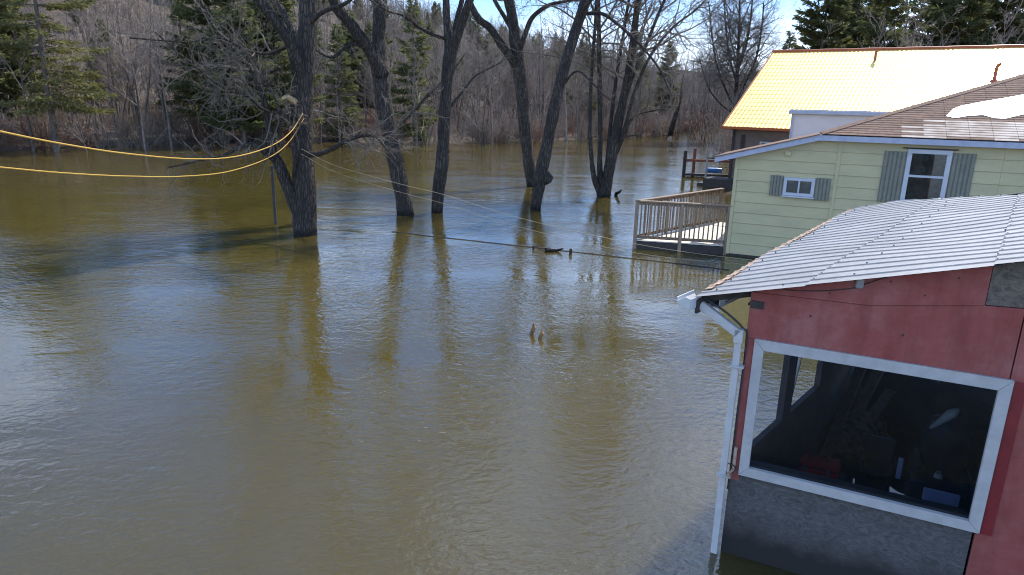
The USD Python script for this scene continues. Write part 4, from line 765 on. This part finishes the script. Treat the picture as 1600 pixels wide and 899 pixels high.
while t < roofpoly.bounds[3]-.02:
    g = roofpoly.intersection(sbox(-5, t, 30, t+ex+.03))
    if g.area > .01:
        sx0, _, sx1, _ = g.bounds; x = math.floor(sx0/1.0)*1.0-(.5 if k % 2 else 0)
        strips = []
        while x < sx1:
            wd = 1.0 if x < 4.4 else .5; c = g.intersection(sbox(x+.003, t-1, x+wd-.003, t+5)); x += wd
            if c.area < .004: continue
            cx = c.centroid; mm = M['shingle_glare'] if glare_zone.buffer(rng.uniform(-.25, .22)).contains(cx) else M['shingle']
            for cc in getattr(c, 'geoms', [c]):
                if cc.geom_type != 'Polygon': continue
                v, f = prism(cc, ro, dy, rup, rn, .012)
                lift = (1-np.clip((((v-ro) @ py_)-t)/(ex+.03), 0, 1))*.012
                part(yh, 'shingle', (v+rn*(lift+.002+rng.uniform(0, .002))[:, None], f), mm)
    t += ex; k += 1
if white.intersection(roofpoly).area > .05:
    part(yh, 'white_roof_patch', prism(white.intersection(roofpoly), ro+rn*.0265, dy, rup, rn, .008), M['glare_white'], label='sun glare put in as a white patch on the brown shingles')  # sun glare modelled as a thin white sheet over the shingles
a, b = YW(L1[0], 3.57, -.2+L1[1]), ro+dy*s_at(roofpoly.bounds[3])+rup*roofpoly.bounds[3]
part(yh, 'hip_cap', beam(a+rn*.02, b+rn*.02, .16, .025, up=rn), M['shingle'])
# windows and shutters
def win_y(name, s0, s1, z0, z1, fw, rails, mull, label):
    w = part(yh, name, hexa(YW(s0+fw, z0+fw, -.034), dy*(s1-s0-2*fw), py_*.004, Z*(z1-z0-2*fw)), M['glass'], label=label)
    for o, a, c in [((s0, z0), s1-s0, fw), ((s0, z1-fw), s1-s0, fw)]: part(w, 'frame', bevbox(YW(*o, -.055), dy*a, py_*.06, Z*c, .006), M['frame_white'])
    for o in (s0, s1-fw): part(w, 'frame', bevbox(YW(o, z0+fw, -.053), dy*fw, py_*.058, Z*(z1-z0-2*fw), .006), M['frame_white'])
    for zz_ in rails: part(w, 'sash_rail', bevbox(YW(s0+fw, zz_-.03, -.05), dy*(s1-s0-2*fw), py_*.04, Z*.06, .006), M['frame_white'])
    for ss in mull: part(w, 'mullion', bevbox(YW(ss-.022, z0+fw, -.05), dy*.044, py_*.04, Z*(z1-z0-2*fw), .006), M['frame_white'])
    part(w, 'sill', bevbox(YW(s0-.03, z0-.045, -.09), dy*(s1-s0+.06), py_*.09, Z*.042, .006), M['frame_white'])
    part(w, 'curtain', hexa(YW(s0+fw, z0+fw, -.022), dy*(s1-s0-2*fw), py_*.002, Z*(z1-z0-2*fw)), M['window_reflection'])  # flat sheet behind the pane carries a painted tree reflection
def shutter(s0, s1, z0, z1, n):
    b = part(yh, 'shutter', hexa(YW(s0, z0, -.034), dy*(s1-s0), py_*.018, Z*(z1-z0)), M['shutter']); w = (s1-s0)/n
    for k in range(n): part(b, 'slat', bevbox(YW(s0+k*w+w*.14, z0-.006, -.052), dy*w*.72, py_*.018, Z*(z1-z0+.012), .008), M['shutter'])
win_y('double_hung_window', 4.22, 5.21, 1.88, 3.28, .11, [2.60], [], 'white double-hung window')
shutter(3.70, 4.20, 1.90, 3.20, 5); shutter(5.23, 5.72, 1.90, 3.22, 5)
win_y('small_window', 1.34, 2.14, 1.87, 2.37, .085, [], [1.74], 'small white two-pane window')
shutter(.99, 1.32, 1.85, 2.40, 4); shutter(2.16, 2.53, 1.80, 2.40, 4)
part(yh, 'drip_cap', hexa(YW(4.1, 3.285, -.07), dy*1.22, py_*.07, Z*.03), M['dark_brown'])
part(yh, 'vent', bevbox(YW(1.28, 2.95, -.06), dy*.16, py_*.06, Z*.13, .01), M['yellow_siding'])

# ================================================================ DECK
da, db = G(991, 389, 0), YW(-.05, 0, .02); dz = .27; rz_ = 1.45
dc = at(1128, 297, 24.0); dc = V3(dc[0], dc[1], 0); de = YW(-.05, 0, 4.3)
deck = thing('wooden_deck', 'wooden deck with baluster railing barely above the flood beside the yellow house', 'deck', da)
dpoly = Polygon([tuple(da[:2]), tuple(db[:2]), tuple(de[:2]), tuple(dc[:2])]); ang = math.atan2(dy[1], dy[0])
fr = lambda P: (float((P-da) @ dy), float((P-da) @ py_))
lp_ = Polygon([fr(da), fr(db), fr(de), fr(dc)]).buffer(0)
t0 = lp_.bounds[1]
while t0 < lp_.bounds[3]:
    g = lp_.intersection(sbox(-9, t0, 9, t0+.134)); t0 += .142
    if g.area > .01:
        for c in getattr(g, 'geoms', [g]): part(deck, 'deck_board', prism(c, da+Z*(dz-.03), dy, py_, Z, .03), M['deck_floor'])
def rim(a, b): part(deck, 'rim_joist', beam(a+Z*.10, b+Z*.10, .05, .26), M['wet_wood'])
rim(da, db); rim(da, dc); rim(dc, de)
def railing(a, b, npost, nbal, ends=(True, True)):
    d = b-a; side = unit(np.cross(d, Z))
    part(deck, 'top_rail', beam(a+Z*rz_-unit(d)*.06, b+Z*rz_+unit(d)*.06, .14, .04), M['deck_wood'])
    part(deck, 'upper_rail', beam(a+Z*(rz_-.07), b+Z*(rz_-.07), .04, .09), M['deck_wood'])
    part(deck, 'bottom_rail', beam(a+Z*(dz+.10), b+Z*(dz+.10), .04, .09), M['deck_wood'])
    for k in range(npost+1):
        if (k == 0 and not ends[0]) or (k == npost and not ends[1]): continue
        p = a+d*k/npost; part(deck, 'post', bevbox(p+V3(-.05, -.05, -.4), V3(.1, 0, 0), V3(0, .1, 0), Z*(rz_+.38), .008), M['deck_wood'])
    for k in range(1, nbal):
        if abs(k*npost/nbal-round(k*npost/nbal)) < .02: continue
        p = a+d*k/nbal+side*.04; part(deck, 'baluster', bevbox(p+V3(-.019, -.019, dz+.06), V3(.038, 0, 0), V3(0, .038, 0), Z*(rz_-dz-.10), .004), M['deck_wood'])
railing(da, db, 2, 20); railing(da, dc, 3, 28, (False, True))
part(deck, 'stair_rail', beam(dc+Z*1.2, YW(-.1, 1.55, 4.2), .05, .10), M['deck_wood'])

# ================================================================ ORANGE-ROOFED HOUSE
oa = math.radians(36); eo = V3(math.cos(oa), -math.sin(oa), 0); po = V3(math.sin(oa), math.cos(oa), 0)
E0 = at(1130, 198, 38.0); RUN, OL = 7.6, 17.0; RG = at(1210, 82, E0[1]+po[1]*RUN); rise = RG[2]-E0[2]; EZ = E0[2]
E0 = V3(E0[0], E0[1], 0)
def OW(s, z, t=0.0): return E0+eo*s+po*t+Z*z
oh = thing('orange_roofed_house', 'brown house with a steep glaring orange tile roof behind the yellow house', 'house', E0)
on_ = unit(np.cross(eo, po*RUN+Z*rise)); on_ = on_ if on_[2] > 0 else -on_
slope = (po*RUN+Z*rise)/RUN
part(oh, 'wall', prism(Polygon([(.45, -.4), (2*RUN-.45, -.4), (2*RUN-.45, EZ+.1), (RUN, EZ+rise-.2), (.45, EZ+.1)]), OW(.5, 0, 0), po, Z, eo, OL-.8), M['brown_wall'])
part(oh, 'roof_deck', join(prism(Polygon([(0, 0), (OL, 0), (OL, RUN), (0, RUN)]), OW(0, EZ-.06), eo, slope, on_, .05), prism(Polygon([(0, 0), (OL, 0), (OL, RUN), (0, RUN)]), OW(0, EZ-.06, 2*RUN), eo, -po+Z*rise/RUN, unit(np.cross(eo, -po+Z*rise/RUN))*(-1 if unit(np.cross(eo, -po+Z*rise/RUN))[2] < 0 else 1), .05)), M['orange_trim'])
nrow = 20; rt = RUN/nrow; xs = np.arange(0, OL+.001, (.22/6)); wv = .004*np.clip(np.cos(xs/.22*2*np.pi)*1.2, -1, .8)
for k in range(nrow):
    rows = []
    for q, up in ((0, .0), (0, .014), (rt*.5, .010), (rt+.02, .004)):
        rows.append(OW(0, EZ)+xs[:, None]*eo+(k*rt+q)*slope+on_*((wv*(1 if up else 1)+up)[:, None]))
    v = np.stack(rows, 1).reshape(-1, 3); i, j = np.meshgrid(np.arange(len(xs)-1), np.arange(3), indexing='ij'); i, j = i.ravel(), j.ravel()
    part(oh, 'tile_row', (v, tri(np.stack([i*4+j, (i+1)*4+j, (i+1)*4+j+1, i*4+j+1], 1))), M['orange_tile'])
part(oh, 'ridge_cap', tube([OW(-.1, EZ+rise+.03, RUN), OW(OL+.1, EZ+rise+.03, RUN)], .085, 10), M['orange_trim'], smooth=40)
part(oh, 'barge_board', beam(OW(-.03, EZ-.06, -.05), OW(-.03, EZ+rise-.04, RUN), .05, .2, up=on_), M['orange_trim'])
part(oh, 'eave_gutter', prism(Polygon([(0, 0), (-.10, 0), (-.12, .11), (-.10, .11), (-.085, .02), (0, .02)]), OW(-.1, EZ-.13, 0), po, Z, eo, OL), M['orange_trim'])
part(oh, 'soffit', hexa(OW(0, EZ-.16, .0), eo*OL, po*.5, Z*.03), M['dark_brown'])
w = part(oh, 'window', hexa(OW(2.0, 1.35, .435), eo*1.9, po*.01, Z*1.05), M['glass'])
for o, a, c in [((1.92, 1.27), 2.06, .08), ((1.92, 2.40), 2.06, .08)]: part(w, 'frame', hexa(OW(*o, .40), eo*a, po*.05, Z*c), M['frame_white'])
for o in (1.92, 2.9, 3.90): part(w, 'frame', hexa(OW(o, 1.35, .402), eo*.08, po*.05, Z*1.05), M['frame_white'])
part(oh, 'corner_post', hexa(OW(.42, -.4, .38), eo*.14, po*.1, Z*(EZ+.3)), M['dark_brown']); part(oh, 'window_strip', hexa(OW(.9, .9, .42), eo*.22, po*.03, Z*1.9), M['dark_brown'])
por = part(oh, 'porch', hexa(OW(-.5, -.4, -.9), eo*2.4, po*1.2, Z*.85), M['dark_brown'])
part(por, 'porch_post', hexa(OW(-.45, .45, -.85), eo*.09, po*.09, Z*1.1), M['galv']); part(por, 'porch_rail', hexa(OW(-.45, 1.5, -.85), eo*2.2, po*.09, Z*.07), M['dark_brown'])
part(por, 'step', hexa(OW(-.9, -.4, -.7), eo*.38, po*.9, Z*.55), M['dark_brown'])
c = on(1367, 95, OW(0, EZ, 0), on_); part(oh, 'roof_vent', join(tube([c, c+Z*.45], .07, 8), beam(c+Z*.42-eo*.05, c+Z*.50+eo*.16, .16, .07)), M['orange_trim'])
c = on(1553, 128, OW(0, EZ, 0), on_); pp = part(oh, 'roof_pipe', tube([c, c+Z*.62, c+Z*.76+eo*.05, c+Z*.80+eo*.16], [.075, .075, .08, .08], 10), M['orange_trim'], smooth=40); part(pp, 'flashing', tube([c-on_*.02, c+on_*.10], [.2, .1], 10), M['orange_trim'])

# ================================================================ WHITE FLAT-ROOFED ANNEX between the two houses
ac = at(1236, 190, 30.0); ac = V3(ac[0], ac[1], 0); az = at(1237, 178, 30.0)[2]
an = thing('flat_roofed_annex', 'plain pinkish-white flat-roofed annex between the orange roof and yellow house', 'building', ac)
part(an, 'wall', hexa(ac-Z*.4, dy*7.5, py_*2.6, Z*(az+.4)), M['pink_white'])
for k in range(4): part(an, 'wall_panel', hexa(ac+dy*(k*1.9)-py_*.015-Z*.3, dy*1.885, py_*.013, Z*(az+.25)), M['pink_white'])
part(an, 'roof_trim', bevbox(ac-dy*.12-py_*.14+Z*(az-.02), dy*7.8, py_*2.9, Z*.17, .02), M['fascia_blue']); part(an, 'roof', hexa(ac-dy*.1-py_*.1+Z*(az+.152), dy*7.7, py_*2.8, Z*.02), M['white_trim'])
part(an, 'downpipe', tube([ac+dy*.06-py_*.06+Z*(az-.05), ac+dy*.06-py_*.06-Z*.3], .04, 8), M['fascia_blue'])

# ================================================================ RED-BROWN DOCK FRAME and blue float
k0 = G(1068, 277); dk = thing('dock_frame', 'red-brown timber dock frame standing in the water behind the deck', 'dock', k0)
kd = unit(V3(1, -.12, 0)); ky = k0[1]; ztop = at(1068, 236, ky)[2]; zr = at(1068, 251, ky)[2]; zl = at(1068, 273, ky)[2]
part(dk, 'post', bevbox(k0+V3(-.10, -.08, -.5), V3(.18, 0, 0), V3(0, .16, 0), Z*(ztop+.5), .01), M['dark_brown'])
p2 = k0+kd*.62; part(dk, 'post', bevbox(p2+V3(-.08, .2, -.5), V3(.16, 0, 0), V3(0, .16, 0), Z*(ztop+.65), .01), M['red_wood'])
part(dk, 'rail', beam(k0+Z*zr, k0+kd*4.2+Z*(zr+.02), .10, .16), M['red_wood']); part(dk, 'rail', beam(k0+Z*max(zl, .1), k0+kd*4.2+Z*max(zl, .1), .16, .14), M['dark_brown'])
part(dk, 'rail', beam(k0+Z*zr+V3(.05, 0, 0), k0+V3(.4, 2.2, zr), .08, .12), M['red_wood'])
for q in range(4): part(dk, 'plank', hexa(k0+kd*(.3+q*.45)+V3(0, .1, .1), kd*.42, V3(0, 1.2, 0), Z*.05), M['dark_brown'])
bf = thing('blue_barrel', 'blue plastic barrel lying on the dock frame beside the brown house', 'barrel', G(1110, 276)); bp = at(1101, 271, ky+.25); br = .16
prof = np.array([(0, .19), (.04, .21), (.25, .22), (.30, .235), (.35, .22), (.65, .22), (.70, .235), (.75, .22), (.96, .21), (1.0, .19)])
ba = V3(bp[0], bp[1], max(bp[2], .42)); part(bf, 'body', tube(ba+prof[:, :1]*kd*1.0, prof[:, 1]*.72, 16), M['blue_plastic'], smooth=35); part(bf, 'bung', tube([ba-kd*.02+Z*.1, ba+Z*.1], .035, 8), M['white_metal'])
